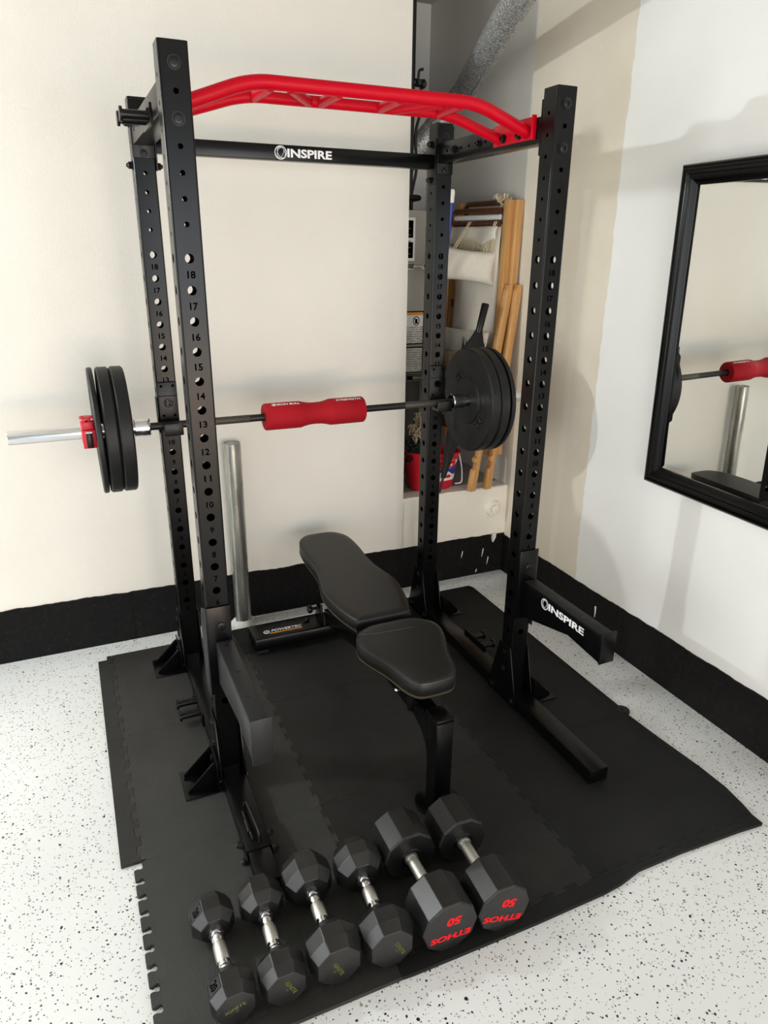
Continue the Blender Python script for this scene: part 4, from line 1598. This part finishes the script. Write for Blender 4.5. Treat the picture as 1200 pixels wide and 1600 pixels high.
WD = (-.10, .42, 0)
chair((1.736, 1.158, LZ + .002), WD, 'front folded wooden deck chair with white canvas sling and hanging head pillow', .185, True)
chair((1.7775, 1.138, LZ + .002), (-.07, .42, 0), 'rear folded wooden deck chair standing between its twin and the wall', .125, False)

# ------------------------------------------------------------------ mop bucket, mop handle, cord and umbrella on the ledge
BC = Vector((1.405, 1.245, LZ + .001))
buck = thing('mop_bucket', BC, 'red plastic mop bucket with a printed label standing on the alcove ledge', 'bucket')


def bk(t, z, k=1.0):
    f = z / .205
    rx, ry = (.118 + .034 * f) * k, (.080 + .022 * f) * k
    c, s_ = math.cos(t), math.sin(t)
    e = .72
    return BC + Vector((rx * abs(c) ** e * (1 if c > 0 else -1), ry * abs(s_) ** e * (1 if s_ > 0 else -1), z + .012 * -c * f))


TT = [2 * PI * k / 40 for k in range(40)]
MB().ringed([[bk(t, z, k) for t in TT] for z, k in ((.0, .95), (.006, 1.0), (.19, 1.0), (.192, 1.05), (.205, 1.06), (.205, .97), (.03, .95))]).build('bucket_body', red_plastic, buck)


def decal(name, mat, t0, t1, z0, z1, k=1.012):
    vs, n = [], 12
    for j in (0, 1):
        for i in range(n + 1):
            t = t0 + (t1 - t0) * i / n
            za, zb_ = z0(i / n), z1(i / n)
            vs.append(bk(t, zb_ if j else za, k))
    MB().add(vs, [(i, i + 1, n + 2 + i, n + 1 + i) for i in range(n)]).build(name, mat, lab if name != 'label' else buck)


T0, T1 = -1.62, -.60
lab = MB()
vs = []
for j in range(2):
    for i in range(13):
        vs.append(bk(T0 + (T1 - T0) * i / 12, .05 if j == 0 else .165, 1.008))
lab.add(vs, [(i, i + 1, 14 + i, 13 + i) for i in range(12)])
lab = lab.build('label', plastic_w, buck)
decal('red_band', red_print, T0, T0 + .75, lambda u: .122, lambda u: .163)
decal('blue_band', blue_m, T0, T1, lambda u: .092 + .012 * math.sin(u * 6), lambda u: .120 + .040 * max(0, u - .55) * 2.2)
decal('red_spot', red_print, T0 + .25, T0 + .62, lambda u: .072 - .008 * math.sin(u * PI), lambda u: .072 + .012 * math.sin(u * PI))
tx = text('label_lettering', 'Cedar', white_print, lab, (0, 0, 0), (1, 0, 0), (0, 1, 0), .06, .018, 0, bold=.02)
for v in tx.data.vertices:
    q = v.co + BC
    u, z = q.x, q.y
    v.co = bk(T0 + .10 + u * 8.5, .132 + z, 1.016) - BC
hl = MB().tube(fillet([bk(0, .185, 1.07) + Vector((0, -.02, 0)), bk(0, .10, 1.16) + Vector((.010, -.05, 0)), bk(0, .03, 1.18) + Vector((0, -.09, 0)), bk(-.6, .02, 1.14)], .05), .004, 8)
hl.build('carry_handle', plastic_w, buck)

mop = thing('mop', (1.36, 1.24, LZ + .03), 'mop handle with blue grip and white top standing in the red bucket', 'mop')
A, B = Vector((1.365, 1.245, LZ + .05)), Vector((1.431, 1.165, 1.955))
ab = B - A
MB().tube([A, A + ab * .955], .0115, 14).build('blue_handle', blue_m, mop)
MB().lathe([(0, .0122), (.045, .0122), (.056, .0085), (.058, 0)], A + ab * .955, ab, 14, caps=False).build('white_top', plastic_w, mop)
cord = MB()
rnd = random.Random(5)
for k in range(26):
    c = Vector((1.325 + rnd.uniform(-.035, .035), 1.205 + rnd.uniform(-.02, .03), .80 + rnd.uniform(-.05, .085)))
    pts = [c + Vector((rnd.uniform(-.04, .04), rnd.uniform(-.03, .03), rnd.uniform(-.055, .055))) for _ in range(5)]
    cord.tube(fillet(pts, .03, 4), .0042, 6)
tag(cord.build('mop_strings', cord_m, mop), kind='stuff')
net = MB()
for k in range(34):
    c = Vector((1.30 + rnd.uniform(-.05, .03), 1.20 + rnd.uniform(-.01, .03), .725 + rnd.uniform(-.045, .04)))
    pts = [c + Vector((rnd.uniform(-.05, .05), rnd.uniform(-.03, .03), rnd.uniform(-.05, .05))) for _ in range(5)]
    net.tube(fillet(pts, .03, 3), .0045, 5)
tag(net.build('wringer_net', net_m, mop), kind='stuff')

um = thing('umbrella', (1.46, 1.125, LZ), 'folded black umbrella leaning in front of the deck chairs', 'umbrella')
A, B = Vector((1.40, 1.122, LZ + .004)), Vector((1.612, 1.118, 1.445))
ab = B - A
MB().tube([A + ab * .855, A + ab * .995, B], [.0165, .0185, .015], 18).build('handle_grip', gloss, um)
MB().tube([A, A + ab * .855], .006, 10).build('shaft', bolt_m, um)
ax_ = ab.normalized()
e1 = ax_.cross(Vector((0, 1, 0))).normalized()
e2 = ax_.cross(e1)
rings = []
for t, r in ((.08, .012), (.30, .034), (.52, .058), (.68, .074), (.76, .070), (.82, .040), (.87, .014)):
    ring = []
    for k in range(32):
        a = 2 * PI * k / 32
        rr = r * (1 + .20 * math.cos(8 * a + t * 4))
        ring.append(A + ab * (t + .018 * math.cos(8 * a) * (t > .7)) + e1 * rr * math.cos(a) + e2 * rr * .22 * math.sin(a))
    rings.append(ring)
MB().ringed(rings).build('folded_canopy', net_m, um, smooth=60)
sp = MB()
for k in range(10):
    a = PI * (k + .5) / 10
    b0 = A + ab * .755 + e1 * .066 * math.cos(a) + e2 * -.006
    sp.tube([b0, b0 + ax_ * (.05 + .03 * rnd.random()) + e1 * .012 * math.cos(a)], [.004, .0015], 5)
sp.build('rib_tips', net_m, um)
